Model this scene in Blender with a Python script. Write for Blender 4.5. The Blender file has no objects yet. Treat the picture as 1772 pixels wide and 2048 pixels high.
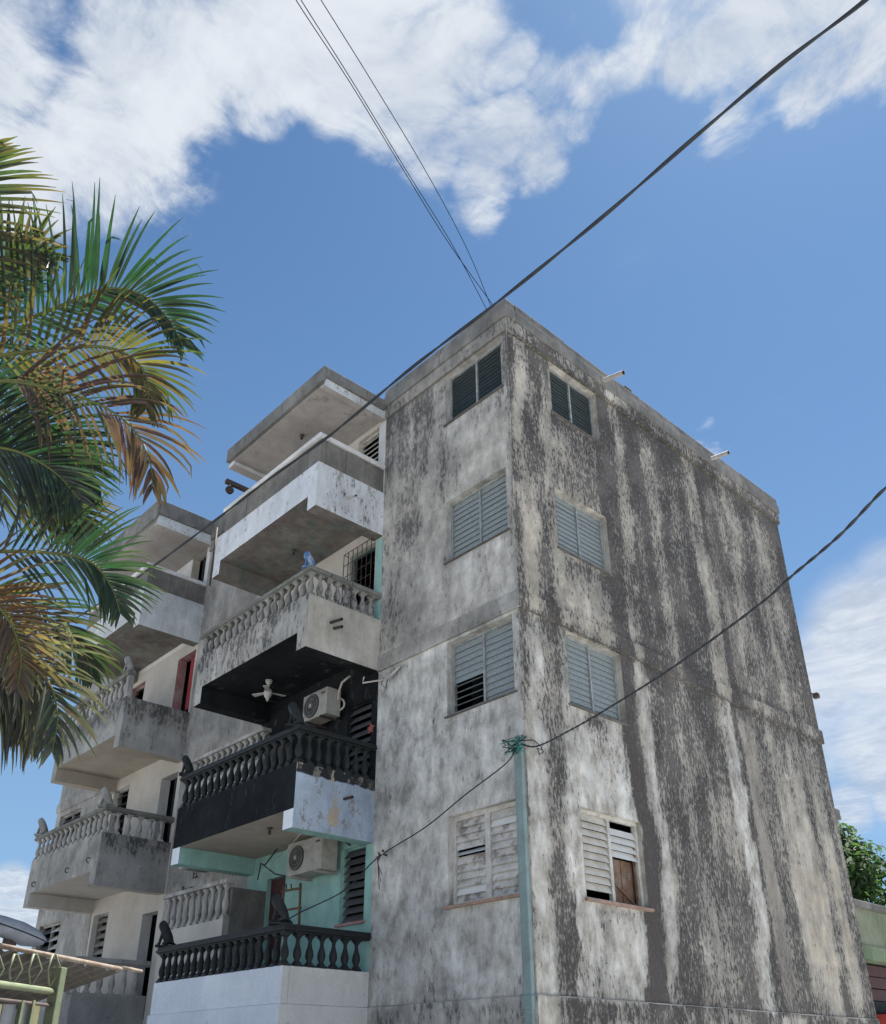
import bpy, math, random
import numpy as np
from mathutils import Vector, Matrix, noise as mnoise
random.seed(7); rng=np.random.default_rng(5)
S=bpy.context.scene; COL=S.collection
R=math.radians
# ------------------------------------------------------------------ camera
F_PX=1798.3; PCX,PCY=881.7,1235.0
YAW,PITCH,ROLL=2.3984,0.4676,-0.0026
CP=Vector((7.7783,-8.6946,1.5858))
def _basis():
    cy,sy=math.cos(YAW),math.sin(YAW); cp,sp=math.cos(PITCH),math.sin(PITCH)
    f=Vector((cp*cy,cp*sy,sp)); r=Vector((sy,-cy,0)); u=r.cross(f)
    cr,sr=math.cos(ROLL),math.sin(ROLL)
    return cr*r+sr*u, -sr*r+cr*u, f
BR,BU,BF=_basis()
cam=bpy.data.cameras.new('camera'); co=bpy.data.objects.new('camera',cam); COL.objects.link(co)
m=Matrix((BR,BU,-BF)).transposed().to_4x4(); m.translation=CP; co.matrix_world=m
cam.sensor_fit='VERTICAL'; cam.sensor_height=36; cam.lens=F_PX/2048*36
cam.shift_y=(PCY-1024)/2048; cam.shift_x=-(PCX-886)/2048
cam.clip_end=2000; cam.clip_start=.05
S.camera=co
S.render.resolution_x=886; S.render.resolution_y=1024
# measured places in the world: a sight line from the eye met with a wall plane or a distance
def ray(px,py):
    d=BF+BR*((px-PCX)/F_PX)-BU*((py-PCY)/F_PX); return d
def on(px,py,ax,v):
    d=ray(px,py); return CP+d*((v-CP[ax])/d[ax])
def far(px,py,t): return CP+ray(px,py).normalized()*t
def onv(px,py,p,n):
    d=ray(px,py); return CP+d*((p-CP).dot(n)/d.dot(n))
# ------------------------------------------------------------------ light
W=bpy.data.worlds.new('World'); S.world=W; W.use_nodes=True
SUN_EL,SUN_AZ=R(66),R(97)
sd=Vector((math.cos(SUN_EL)*math.cos(SUN_AZ),math.cos(SUN_EL)*math.sin(SUN_AZ),math.sin(SUN_EL)))
sun=bpy.data.lights.new('sun','SUN'); so=bpy.data.objects.new('sun',sun); COL.objects.link(so)
sun.energy=5.0; sun.angle=R(.5); sun.color=(1,.965,.92)
so.rotation_euler=sd.to_track_quat('Z','Y').to_euler()
S.view_settings.view_transform='Standard'; S.view_settings.look='None'
S.view_settings.exposure=2.06; S.view_settings.gamma=1; S.view_settings.use_curve_mapping=False
class NT:
    def __init__(s,nt): s.nt=nt; s.n=nt.nodes; s.l=nt.links
    def new(s,t,**k):
        n=s.n.new(t)
        for a,b in k.items(): setattr(n,a,b)
        return n
    def put(s,sock,v):
        if isinstance(v,bpy.types.NodeSocket): s.l.new(v,sock)
        else:
            if sock.type in('RGBA',) and len(v)==3: v=(*v,1)
            sock.default_value=v
    def math(s,op,a,b=None,c=None,clamp=False):
        n=s.new('ShaderNodeMath',operation=op,use_clamp=clamp); s.put(n.inputs[0],a)
        if b is not None: s.put(n.inputs[1],b)
        if c is not None: s.put(n.inputs[2],c)
        return n.outputs[0]
    def vmath(s,op,a,b=None,out=0):
        n=s.new('ShaderNodeVectorMath',operation=op); s.put(n.inputs[0],a)
        if b is not None: s.put(n.inputs[1],b)
        return n.outputs[out]
    def ss(s,v,a,b,to0=0.,to1=1.):
        n=s.new('ShaderNodeMapRange',interpolation_type='SMOOTHSTEP'); s.put(n.inputs[0],v)
        n.inputs[1].default_value=a; n.inputs[2].default_value=b; n.inputs[3].default_value=to0; n.inputs[4].default_value=to1
        return n.outputs[0]
    def lin(s,v,a,b,to0=0.,to1=1.):
        n=s.new('ShaderNodeMapRange'); s.put(n.inputs[0],v)
        n.inputs[1].default_value=a; n.inputs[2].default_value=b; n.inputs[3].default_value=to0; n.inputs[4].default_value=to1
        return n.outputs[0]
    def mix(s,f,a,b,bt='MIX'):
        n=s.new('ShaderNodeMix',data_type='RGBA',blend_type=bt); s.put(n.inputs[0],f); s.put(n.inputs[6],a); s.put(n.inputs[7],b)
        return n.outputs[2]
    def noise(s,vec,scale,detail=4,rough=.55,dist=0.):
        n=s.new('ShaderNodeTexNoise'); s.put(n.inputs['Vector'],vec); n.inputs['Scale'].default_value=scale
        n.inputs['Detail'].default_value=detail; n.inputs['Roughness'].default_value=rough; n.inputs['Distortion'].default_value=dist
        return n.outputs[0]
    def mapv(s,vec,sc=(1,1,1),loc=(0,0,0)):
        n=s.new('ShaderNodeMapping'); s.put(n.inputs[0],vec); n.inputs[3].default_value=sc; n.inputs[1].default_value=loc
        return n.outputs[0]
w=NT(W.node_tree)
for n in list(w.n): w.n.remove(n)
out=w.new('ShaderNodeOutputWorld'); bg=w.new('ShaderNodeBackground'); w.l.new(bg.outputs[0],out.inputs[0])
sky=w.new('ShaderNodeTexSky',sky_type='NISHITA'); sky.sun_disc=False
sky.sun_elevation=SUN_EL; sky.sun_rotation=math.pi/2-SUN_AZ
sky.air_density=1.0; sky.dust_density=.3; sky.ozone_density=1.5
SKY_STRENGTH=0.05
bg.inputs[1].default_value=SKY_STRENGTH
tc=w.new('ShaderNodeTexCoord'); D=w.vmath('NORMALIZE',tc.outputs['Generated'])
sp=w.new('ShaderNodeSeparateXYZ'); w.l.new(D,sp.inputs[0])
zc=w.math('MAXIMUM',sp.outputs[2],.12)
cp_=w.new('ShaderNodeCombineXYZ'); w.put(cp_.inputs[0],w.math('DIVIDE',sp.outputs[0],zc)); w.put(cp_.inputs[1],w.math('DIVIDE',sp.outputs[1],zc))
plane=cp_.outputs[0]
warp=w.new('ShaderNodeTexNoise'); w.put(warp.inputs['Vector'],plane); warp.inputs['Scale'].default_value=1.6; warp.inputs['Detail'].default_value=3
wv=w.vmath('SUBTRACT',warp.outputs[1],(.5,.5,.5)); wn=w.new('ShaderNodeVectorMath',operation='SCALE'); w.put(wn.inputs[0],wv); wn.inputs['Scale'].default_value=.45
pw=w.vmath('ADD',plane,wn.outputs[0])
n1=w.noise(pw,2.6,12,.62); n2=w.noise(w.mapv(pw,(1,2.2,1),(3,1,0)),7,8,.6); n3=w.noise(w.mapv(plane,(1,1,1),(5.3,2.1,0)),.9,3,.5); n4=w.noise(w.mapv(pw,(1.6,1,1),(1,4,2)),11,9,.66,.12)
warp2=w.new('ShaderNodeTexNoise'); w.put(warp2.inputs['Vector'],plane); warp2.inputs['Scale'].default_value=5; warp2.inputs['Detail'].default_value=6
wn2=w.new('ShaderNodeVectorMath',operation='SCALE'); w.put(wn2.inputs[0],w.vmath('SUBTRACT',warp2.outputs[1],(.5,.5,.5))); wn2.inputs['Scale'].default_value=.16
Dw=w.vmath('ADD',D,wn2.outputs[0])
# where the banks of cloud stand: heading in the sky and angular radius
BLOBS=[(-150,150,330,1),(-200,420,260,.9),(60,330,210,.95),(220,260,230,.95),(250,390,110,.7),(300,100,200,1),(420,180,150,.95),(520,70,190,1),(560,210,80,.6),(700,60,220,1),(720,200,130,.75),(800,270,90,.7),(860,150,190,1),(900,290,120,.85),(960,360,90,.75),
 (1010,300,130,1),(1100,340,110,1),(1000,120,90,.8),(1180,300,80,.7),(1080,180,110,.6),(1200,180,120,.75),(1290,160,120,.75),(1360,60,110,.8),(1440,120,140,1),(1560,60,170,1),(1600,160,80,.6),(1720,90,170,1),(1560,30,150,1),(640,-250,430,1),(1000,-330,330,.8),(1500,-300,420,1),(0,-250,330,.9),
 (1480,190,90,.8),(1660,170,120,.9),(1400,170,90,.7),(1560,130,120,.9),(1250,90,70,.35),(1160,60,60,.3),(1390,850,42,.5),(1440,830,26,.4),(430,340,40,.4),(1520,270,70,.35)]
LOW=[(1780,1160,110,.6),(1640,1480,130,.6),(1760,1280,210,.95),(1660,1360,150,.75),(1800,1480,220,.8),(1700,1610,70,.7),(1790,1600,70,.8),(20,1770,60,.8),(60,1830,80,.8),(-60,1850,130,.9),(1900,1250,250,.9)]
def field(L,base,k0,k1):
    f=None
    for bx,by,br,wt in L:
        c=ray(bx,by).normalized(); e=ray(bx+br*.9,by).normalized(); a=(c-e).length
        dd=w.vmath('DISTANCE',base,tuple(c),1)
        v=w.ss(dd,a*1.3,a*.45,0.,wt)
        f=v if f is None else w.math('MAXIMUM',f,v)
    return f
fm=field(BLOBS,Dw,0,0)
# beyond the frame the sky goes on with the same kind of broken cloud
gen=w.math('MULTIPLY',w.ss(n3,.42,.62),w.ss(w.vmath('DISTANCE',D,tuple(ray(886,900).normalized()),1),.75,1.05))
fm=w.math('MAXIMUM',fm,w.math('MULTIPLY',gen,.85))
dens=w.math('ADD',w.math('MULTIPLY',fm,1.2),w.math('ADD',w.math('MULTIPLY',w.math('SUBTRACT',n1,.5),1.8),w.math('ADD',w.math('MULTIPLY',w.math('SUBTRACT',n2,.5),.8),w.math('MULTIPLY',w.math('SUBTRACT',n4,.5),1.5))))
alpha=w.math('MULTIPLY',w.ss(dens,.22,1.2),w.ss(fm,.0,.4))
fl=field(LOW,D,0,0)
lown=w.noise(w.mapv(D,(1,1,3.2)),7,8,.55)
alow=w.ss(w.math('ADD',fl,w.math('MULTIPLY',w.math('SUBTRACT',lown,.5),.6)),.05,1.0)
alpha=w.math('MAXIMUM',alpha,w.math('MULTIPLY',alow,.93))
shade=w.math('ADD',w.math('MULTIPLY',n1,.45),w.math('ADD',w.math('MULTIPLY',n2,.3),w.math('MULTIPLY',n4,.25)))
cb=w.math('MULTIPLY',w.ss(shade,.36,.62),1.0)
CLOUD=w.mix(cb,(2.5,2.85,3.4),(3.95,4.15,4.4))
skyc=w.new('ShaderNodeHueSaturation'); w.put(skyc.inputs['Color'],sky.outputs[0]); skyc.inputs['Saturation'].default_value=.92; skyc.inputs['Value'].default_value=1.0
skyt=w.mix(1.,skyc.outputs[0],(.335,.49,.60),'MULTIPLY')
skyt=w.mix(w.math('MULTIPLY',w.ss(sp.outputs[2],.85,.0),.6),skyt,(1.6,2.5,3.7))
w.l.new(w.mix(w.math('MULTIPLY',alpha,.96),skyt,CLOUD),bg.inputs[0])
# ------------------------------------------------------------------ materials
MATS={}
def mk(name):
    mt=bpy.data.materials.new(name); mt.use_nodes=True; t=NT(mt.node_tree)
    for n in list(t.n): t.n.remove(n)
    o=t.new('ShaderNodeOutputMaterial'); b=t.new('ShaderNodeBsdfPrincipled'); t.l.new(b.outputs[0],o.inputs[0])
    return mt,t,b,o
def bump(t,b,h,strength=.3,dist=.01):
    n=t.new('ShaderNodeBump'); n.inputs['Strength'].default_value=strength; n.inputs['Distance'].default_value=dist
    t.put(n.inputs['Height'],h); t.l.new(n.outputs[0],b.inputs['Normal'])
def plain(name,c,rough=.7,var=.18,scale=8,metal=0,c2=None,amt=.5,spec=.3):
    if name in MATS: return MATS[name]
    mt,t,b,o=mk(name); g=t.new('ShaderNodeNewGeometry'); P=g.outputs['Position']
    n=t.noise(P,scale,6,.65); n2=t.noise(P,scale*5,4,.6)
    v=t.math('ADD',t.lin(n,.3,.7,1-var,1+var),t.math('MULTIPLY',t.math('SUBTRACT',n2,.5),var*1.2))
    col=t.mix(1.,c,v,'MULTIPLY')
    if c2: col=t.mix(t.math('MULTIPLY',t.ss(t.noise(P,scale*.7,8,.7),.48,.6),amt),col,c2)
    t.put(b.inputs['Base Color'],col); b.inputs['Roughness'].default_value=rough; b.inputs['Metallic'].default_value=metal
    b.inputs['Specular IOR Level'].default_value=spec
    bump(t,b,n2,.25,.006); MATS[name]=mt; return mt
def plaster(name,a=(.36,.34,.31),bc=(.47,.455,.425),dirt=.25,k1=1.5,k2=.8,attr=False,ztop=None,zband=.4,zk=.5,zbot=None,chip=None,dark=(.062,.06,.06),dk=.93,speck=15,grime=.4,second=None,sdir=(2.6,2.6,.3),peel=None):
    """lime plaster with soot and lichen: a dirt amount pushed through speckle and run-off noise"""
    if name in MATS: return MATS[name]
    mt,t,b,o=mk(name); g=t.new('ShaderNodeNewGeometry'); P=g.outputs['Position']
    N1=t.noise(t.mapv(P,(1,1,.42)),speck,6,.68); N2=t.noise(t.mapv(P,sdir),1.5,7,.62); N3=t.noise(P,.9,6,.6); N4=t.noise(t.mapv(P,(1,1,.6)),4.5,7,.68); N5=t.noise(P,55,3,.6)
    col=t.mix(t.ss(N3,.38,.62),a,bc)
    if attr:
        at=t.new('ShaderNodeAttribute',attribute_name='stain_shade'); s=t.new('ShaderNodeSeparateColor'); t.l.new(at.outputs[0],s.inputs[0])
        sr,sg,sb=s.outputs[0],s.outputs[1],s.outputs[2]
        sr=t.math('ADD',sr,dirt)
        wh=t.math('MULTIPLY',sb,t.ss(N4,.34,.58)); col=t.mix(wh,col,(.64,.64,.625)); col=t.mix(t.math('MULTIPLY',at.outputs['Alpha'],t.ss(N4,.38,.58)),col,(.47,.405,.32))
    else: sr=dirt; sg=None
    sepp=t.new('ShaderNodeSeparateXYZ'); t.l.new(P,sepp.inputs[0]); Z=sepp.outputs[2]
    if second: # other paint below/above a wavy line: (z, colour, +1 above / -1 below, width)
        z0,c2,sg_,wd=second
        zz=t.math('ADD',Z,t.math('MULTIPLY',t.math('SUBTRACT',t.noise(t.mapv(P,(1,1,.2)),5,6,.7),.5),wd))
        f=t.ss(zz,z0-.012,z0+.012); 
        if sg_<0: f=t.math('SUBTRACT',1.,f)
        col=t.mix(f,col,c2)
    if peel: col=t.mix(t.ss(t.noise(t.mapv(P,(1,1,.5)),2.6,8,.66),peel[1],peel[1]+.035),col,peel[0])
    if chip: col=t.mix(t.math('MULTIPLY',t.ss(t.noise(t.mapv(P,(1,1,.7),(3,3,3)),chip[1],9,.75),chip[2],chip[2]+.03),chip[3]),col,chip[0])
    if ztop is not None: sr=t.math('ADD',sr,t.math('MULTIPLY',t.ss(Z,ztop-zband,ztop),zk))
    if zbot is not None: sr=t.math('ADD',sr,t.math('MULTIPLY',t.ss(Z,zbot+zband*.6,zbot),zk*.7))
    col=t.mix(1.,col,t.lin(N4,.3,.7,1-grime*.75,1+grime*.3),'MULTIPLY')
    col=t.mix(1.,col,t.lin(N2,.3,.7,1-grime*.25,1+grime*.15),'MULTIPLY')
    col=t.mix(1.,col,t.lin(t.noise(t.mapv(P,(1,1,.8),(4,4,4)),1.7,8,.7),.32,.68,1-grime*.5,1+grime*.3),'MULTIPLY')
    col=t.mix(1.,col,t.lin(N5,.35,.65,.93,1.07),'MULTIPLY')
    N7=t.noise(t.mapv(P,(1,1,.33),(7,3,1)),2.3,9,.72)
    sb2=t.math('ADD',sr,t.math('ADD',t.math('MULTIPLY',t.math('SUBTRACT',N2,.5),k2),t.math('MULTIPLY',t.math('SUBTRACT',N7,.5),2.3 if attr else 1.7)))
    dd=t.math('ADD',sb2,t.math('MULTIPLY',t.math('SUBTRACT',N1,.5),k1*2.1))
    soft=t.math('MULTIPLY',t.ss(sb2,.02,.75),.6)
    col=t.mix(soft,col,t.mix(t.ss(N3,.42,.6),(.185,.182,.178),(.215,.195,.17)))
    dm=t.math('MULTIPLY',t.ss(dd,.41,.88),dk)
    dc=t.mix(t.ss(N3,.45,.6),dark,tuple(min(1,x*1.5+.012) for x in dark))
    col=t.mix(dm,col,dc)
    N8=t.noise(t.mapv(P,(1,1,.5),(2,9,4)),speck*1.6,4,.6)
    lich=t.math('MULTIPLY',t.math('MULTIPLY',t.ss(N8,.55,.68),t.ss(sr,.3,.6)),.38)
    col=t.mix(lich,col,(.34,.34,.335))
    if attr:
        br=t.math('MULTIPLY',sg,t.lin(N1,.3,.7,.75,1.)); col=t.mix(br,col,t.mix(t.ss(sr,.4,.8),(.20,.175,.155),(.075,.066,.064)))
    t.put(b.inputs['Base Color'],col); b.inputs['Roughness'].default_value=.92; b.inputs['Specular IOR Level'].default_value=.15
    hh=t.math('ADD',t.math('MULTIPLY',N4,.8),t.math('ADD',t.math('MULTIPLY',N5,.18),t.math('MULTIPLY',dm,-.25)))
    bump(t,b,hh,.55,.02); MATS[name]=mt; return mt
wall_m=plaster('weathered_plaster',a=(.355,.33,.285),bc=(.54,.505,.445),attr=True,dirt=.03,speck=22,dark=(.052,.048,.047),grime=.55)
front_m=plaster('weathered_plaster_front',a=(.385,.37,.34),bc=(.57,.55,.51),attr=True,dirt=-.02,speck=16,dark=(.075,.074,.075),k1=1.25,dk=.9,grime=.55)
wallB_m=plaster('grey_plaster',a=(.27,.265,.25),bc=(.40,.39,.37),dirt=.16,grime=.5)
conc_m=plaster('roof_concrete',a=(.16,.16,.155),bc=(.24,.235,.225),dirt=.16,k1=1.0,speck=9,grime=.5)
concd_m=plaster('block_concrete',a=(.16,.155,.145),bc=(.22,.21,.195),dirt=.14,k1=.8,speck=9,grime=.5)
ledge_m=plaster('mossy_ledge',a=(.20,.19,.16),bc=(.26,.25,.23),dirt=.75,dark=(.06,.058,.045))
white_m=plaster('old_whitewash',a=(.52,.53,.54),bc=(.66,.66,.66),dirt=.0,k1=1.2,k2=.8,grime=.16)
white4_m=plaster('whitewash_upper',a=(.58,.61,.65),bc=(.66,.69,.72),chip=((.28,.27,.25),5,.60,.7),dirt=.12,k1=1.4,k2=1.,grime=.2,ztop=11.3,zband=.1,zk=.0)
white1_m=plaster('clean_whitewash',a=(.66,.70,.76),bc=(.74,.78,.83),chip=((.35,.35,.34),4,.62,.6),dirt=-.08,k1=.9,k2=.6,grime=.08)
cream1_m=plaster('dull_cream_paint',a=(.52,.52,.51),bc=(.60,.60,.59),chip=((.30,.29,.27),5,.61,.6),dirt=-.0,k1=.9,k2=.8,grime=.12)
body3_m=plaster('lichened_balcony',a=(.42,.41,.38),bc=(.55,.54,.51),dirt=.46,k1=1.5,k2=1.1,ztop=8.65,zband=.4,zk=.22)
side3_m=plaster('stained_balcony_side',a=(.42,.40,.35),bc=(.52,.50,.46),dirt=.02,k1=1.,k2=.8,ztop=8.6,zband=.2,zk=.15,grime=.35)
side4_m=plaster('whitewash_side',a=(.56,.59,.62),bc=(.64,.67,.70),chip=((.28,.27,.25),6,.585,.75),dirt=.18,k1=1.5,k2=.8,grime=.15)
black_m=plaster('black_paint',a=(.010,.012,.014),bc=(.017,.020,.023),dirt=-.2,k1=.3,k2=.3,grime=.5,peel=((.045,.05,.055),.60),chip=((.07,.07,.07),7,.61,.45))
blue_m=plaster('blue_peeling_paint',a=(.30,.37,.47),bc=(.37,.44,.53),dirt=.06,k1=1.3,k2=1.,grime=.3,chip=((.24,.22,.2),5,.57,.8),second=(5.57,(.026,.029,.032),1,.14),peel=((.40,.35,.27),.565))
mint_m=plaster('mint_paint',a=(.25,.43,.40),bc=(.29,.48,.445),dirt=-.2,k1=.6,k2=.5,grime=.25,chip=((.42,.42,.38),5,.61,.7))
mintd_m=plaster('mint_paint_dirty',a=(.20,.31,.28),bc=(.30,.33,.30),dirt=.05,k1=1.,k2=.8,grime=.4)
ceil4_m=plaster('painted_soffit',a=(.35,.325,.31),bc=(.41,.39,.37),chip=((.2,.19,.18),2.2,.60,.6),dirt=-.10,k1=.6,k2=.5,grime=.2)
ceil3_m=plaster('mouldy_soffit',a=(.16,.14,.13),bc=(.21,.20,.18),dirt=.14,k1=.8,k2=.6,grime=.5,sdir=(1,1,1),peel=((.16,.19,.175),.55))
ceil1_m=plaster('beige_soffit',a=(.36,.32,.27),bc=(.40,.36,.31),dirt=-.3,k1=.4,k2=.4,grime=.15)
creamw_m=plaster('cream_wall',a=(.45,.42,.38),bc=(.50,.475,.44),dirt=-.16,k1=.7,k2=.6,grime=.12)
bB_m=plaster('stained_white_balcony',a=(.46,.48,.50),bc=(.58,.60,.62),dirt=.10,k1=1.,k2=1.,grime=.25)
bBl_m=plaster('mouldy_grey_balcony',a=(.31,.31,.30),bc=(.38,.38,.37),dirt=.2,k1=1.2,k2=1.1,grime=.3,ztop=8.8,zband=.75,zk=.62)
bBl2_m=plaster('mouldy_grey_balcony_lower',a=(.30,.30,.29),bc=(.37,.37,.36),dirt=.15,k1=1.2,k2=1.1,grime=.3,ztop=5.95,zband=.75,zk=.62)
balus_m=plaster('cast_cement_baluster',a=(.36,.35,.33),bc=(.48,.47,.45),dirt=.24,k1=1.3,k2=.8,grime=.45)
balusd_m=plaster('blackened_baluster',a=(.27,.265,.25),bc=(.38,.37,.35),dirt=.42,k1=1.4,k2=.9,grime=.5)
rail_m=plaster('mossy_rail',a=(.16,.165,.15),bc=(.22,.225,.205),dirt=.22,k1=1.2,dark=(.04,.042,.036))
blackc_m=plain('black_painted_cement',(.014,.017,.018),.6,.3)
slatm_m=plain('galvanised_slat',(.27,.305,.31),.5,.22,30,.1,c2=(.20,.225,.23),amt=.6)
slatd_m=plain('dark_slat',(.018,.028,.032),.35,.2,20); lip_m=plain('slat_channel',(.13,.16,.165),.6,.2,20)
slatw_m=plain('weathered_wood_slat',(.50,.48,.45),.8,.25,5,c2=(.19,.165,.15),amt=.85)
slatc_m=plain('cream_wood_slat',(.56,.53,.47),.75,.12,5,c2=(.34,.32,.29),amt=.35)
slatn_m=plain('painted_wood_slat',(.60,.60,.585),.7,.1,5)
slatk_m=plain('dark_louvre',(.085,.085,.09),.5,.2,9)
frame_m=plain('window_frame_paint',(.27,.29,.29),.7,.25,9,c2=(.15,.15,.15),amt=.5)
framew_m=plain('whitewashed_frame',(.50,.49,.46),.8,.15,9,c2=(.3,.28,.26),amt=.5)
sill_m=plain('dark_sill',(.12,.11,.105),.8,.3,7,c2=(.08,.075,.07),amt=.7)
sillr_m=plain('terracotta_sill',(.30,.20,.155),.85,.35,9,c2=(.20,.18,.16),amt=.8)
board_m=plain('brown_board',(.16,.095,.065),.8,.35,6,c2=(.23,.20,.17),amt=.6)
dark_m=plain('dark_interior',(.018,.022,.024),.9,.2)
door_m=plain('maroon_door',(.055,.018,.018),.6,.25)
red_m=plain('red_door',(.30,.04,.04),.6,.2)
pink_m=plain('pink_reveal_paint',(.33,.17,.17),.8,.25,4,c2=(.40,.36,.33),amt=.6)
ac_m=plain('air_conditioner_casing',(.30,.295,.27),.6,.2,5,c2=(.19,.18,.165),amt=.6)
grill_m=plain('grille_plastic',(.05,.055,.055),.6,.2)
pipe_m=plain('conduit_paint',(.19,.26,.26),.6,.14,4,c2=(.15,.17,.16),amt=.5)
pvc_m=plain('faded_pvc_pipe',(.44,.41,.38),.6,.15,8)
cable_m=plain('cable_sheath',(.022,.026,.032),.55,.2)
wirem_m=plain('wire_sheath',(.012,.014,.017),1.,.1,spec=0.)
rust_m=plain('rusted_iron',(.055,.042,.038),.8,.35,20)
wood_m=plain('raw_wood',(.13,.08,.05),.8,.3,9)
green_m=plain('green_painted_iron',(.10,.12,.07),.6,.2,9,c2=(.16,.12,.08),amt=.45)
rope_m=plain('green_cord',(.02,.20,.15),.7,.2)
bluest_m=plain('blue_statue_paint',(.07,.15,.29),.6,.25,20,c2=(.42,.45,.48),amt=.5)
stat_m=plaster('statue_cement',a=(.25,.25,.24),bc=(.36,.355,.34),dirt=.2)
ins_m=plain('white_ceramic',(.40,.40,.385),.5,.15)
star_m=plain('red_star_foil',(.30,.075,.06),.5,.1)
ink_m=plain('black_brush_paint',(.025,.025,.028),.8,.2)
ground_m=plaster('pale_ground',a=(.29,.29,.285),bc=(.35,.35,.34),dirt=-.2,k1=.5,k2=.4,sdir=(1,1,1))  # ground colour set paler to bounce more light up the walls
asph_m=plain('asphalt',(.06,.06,.06),.9,.25,6)
# ------------------------------------------------------------------ mesh helpers
def link(o,parent=None):
    COL.objects.link(o)
    if parent: o.parent=parent
    return o
def tag(o,label=None,cat=None,group=None,kind=None):
    if label: o['label']=label
    if cat: o['category']=cat
    if group: o['group']=group
    if kind: o['kind']=kind
    return o
def empty(name,loc,label,cat,group=None):
    o=bpy.data.objects.new(name,None); o.location=loc; link(o); o.empty_display_size=.2
    return tag(o,label,cat,group)
class MB:
    def __init__(s): s.v=[]; s.f=[]; s.mi=[]; s.mats=[]; s.smooth=[]; s.cols=None
    def m(s,mat):
        if mat not in s.mats: s.mats.append(mat)
        return s.mats.index(mat)
    def poly(s,pts,mat,sm=False):
        b=len(s.v); s.v+= [tuple(p) for p in pts]; s.f.append(tuple(range(b,b+len(pts)))); s.mi.append(s.m(mat)); s.smooth.append(sm)
    def box(s,a,b,mat,mats=None):
        """mats: dict of '-x','+x','-y','+y','-z','+z'"""
        x0,x1=sorted((a[0],b[0])); y0,y1=sorted((a[1],b[1])); z0,z1=sorted((a[2],b[2]))
        o=len(s.v); s.v+=[(x0,y0,z0),(x1,y0,z0),(x1,y1,z0),(x0,y1,z0),(x0,y0,z1),(x1,y0,z1),(x1,y1,z1),(x0,y1,z1)]
        for k,q in (('-z',(0,3,2,1)),('+z',(4,5,6,7)),('-y',(0,1,5,4)),('+x',(1,2,6,5)),('+y',(2,3,7,6)),('-x',(3,0,4,7))):
            s.f.append(tuple(o+i for i in q)); s.mi.append(s.m((mats or {}).get(k,mat))); s.smooth.append(False)
    def hexa(s,p,mat):
        o=len(s.v); s.v+=[tuple(q) for q in p]
        for q in ((0,3,2,1),(4,5,6,7),(0,1,5,4),(1,2,6,5),(2,3,7,6),(3,0,4,7)):
            s.f.append(tuple(o+i for i in q)); s.mi.append(s.m(mat)); s.smooth.append(False)
    def tube(s,pts,r,mat,seg=8,cap=True,rs=None):
        pts=[Vector(p) for p in pts]; o=len(s.v); n=len(pts); up=None
        for i,p in enumerate(pts):
            t=(pts[min(i+1,n-1)]-pts[max(i-1,0)]).normalized()
            if up is None: up=t.orthogonal().normalized()
            up=(up-t*up.dot(t)); up=up.normalized() if up.length>1e-6 else t.orthogonal().normalized()
            sd_=t.cross(up); rr=rs[i] if rs else r
            for k in range(seg):
                a=2*math.pi*k/seg; s.v.append(tuple(p+(up*math.cos(a)+sd_*math.sin(a))*rr))
        for i in range(n-1):
            for k in range(seg):
                a=o+i*seg+k; b=o+i*seg+(k+1)%seg; s.f.append((a,b,b+seg,a+seg)); s.mi.append(s.m(mat)); s.smooth.append(True)
        if cap:
            s.f.append(tuple(o+k for k in reversed(range(seg)))); s.mi.append(s.m(mat)); s.smooth.append(False)
            s.f.append(tuple(o+(n-1)*seg+k for k in range(seg))); s.mi.append(s.m(mat)); s.smooth.append(False)
    def lathe(s,prof,mat,c=(0,0,0),seg=12,axis='z'):
        o=len(s.v); n=len(prof)
        for r,z in prof:
            for k in range(seg):
                a=2*math.pi*k/seg; x,y=r*math.cos(a),r*math.sin(a)
                p={'z':(x,y,z),'y':(x,z,y),'x':(z,x,y)}[axis]; s.v.append((c[0]+p[0],c[1]+p[1],c[2]+p[2]))
        for i in range(n-1):
            for k in range(seg):
                a=o+i*seg+k; b=o+i*seg+(k+1)%seg; s.f.append((a,b,b+seg,a+seg)); s.mi.append(s.m(mat)); s.smooth.append(True)
        s.f.append(tuple(o+k for k in reversed(range(seg)))); s.mi.append(s.m(mat)); s.smooth.append(False)
        s.f.append(tuple(o+(n-1)*seg+k for k in range(seg))); s.mi.append(s.m(mat)); s.smooth.append(False)
    def mesh(s,name):
        me=bpy.data.meshes.new(name); me.from_pydata(s.v,[],s.f)
        for mt in s.mats: me.materials.append(mt)
        me.polygons.foreach_set('material_index',s.mi); me.polygons.foreach_set('use_smooth',s.smooth); me.update()
        if s.cols is not None:
            a=me.color_attributes.new(s.cols[0],'FLOAT_COLOR','POINT'); a.data.foreach_set('color',np.array(s.cols[1],dtype=np.float32).ravel())
        return me
    def build(s,name,parent=None,bevel=0):
        o=bpy.data.objects.new(name,s.mesh(name)); link(o,parent)
        if bevel:
            md=o.modifiers.new('b','BEVEL'); md.width=bevel; md.segments=2; md.limit_method='ANGLE'; md.harden_normals=False
        return o
def inst(name,me,loc,parent,rot=None):
    o=bpy.data.objects.new(name,me); o.location=loc
    if rot: o.rotation_euler=rot
    return link(o,parent)
def nz(u,z,s=1.,o=0): return mnoise.noise(Vector((u*s,z*s,o)))
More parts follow.
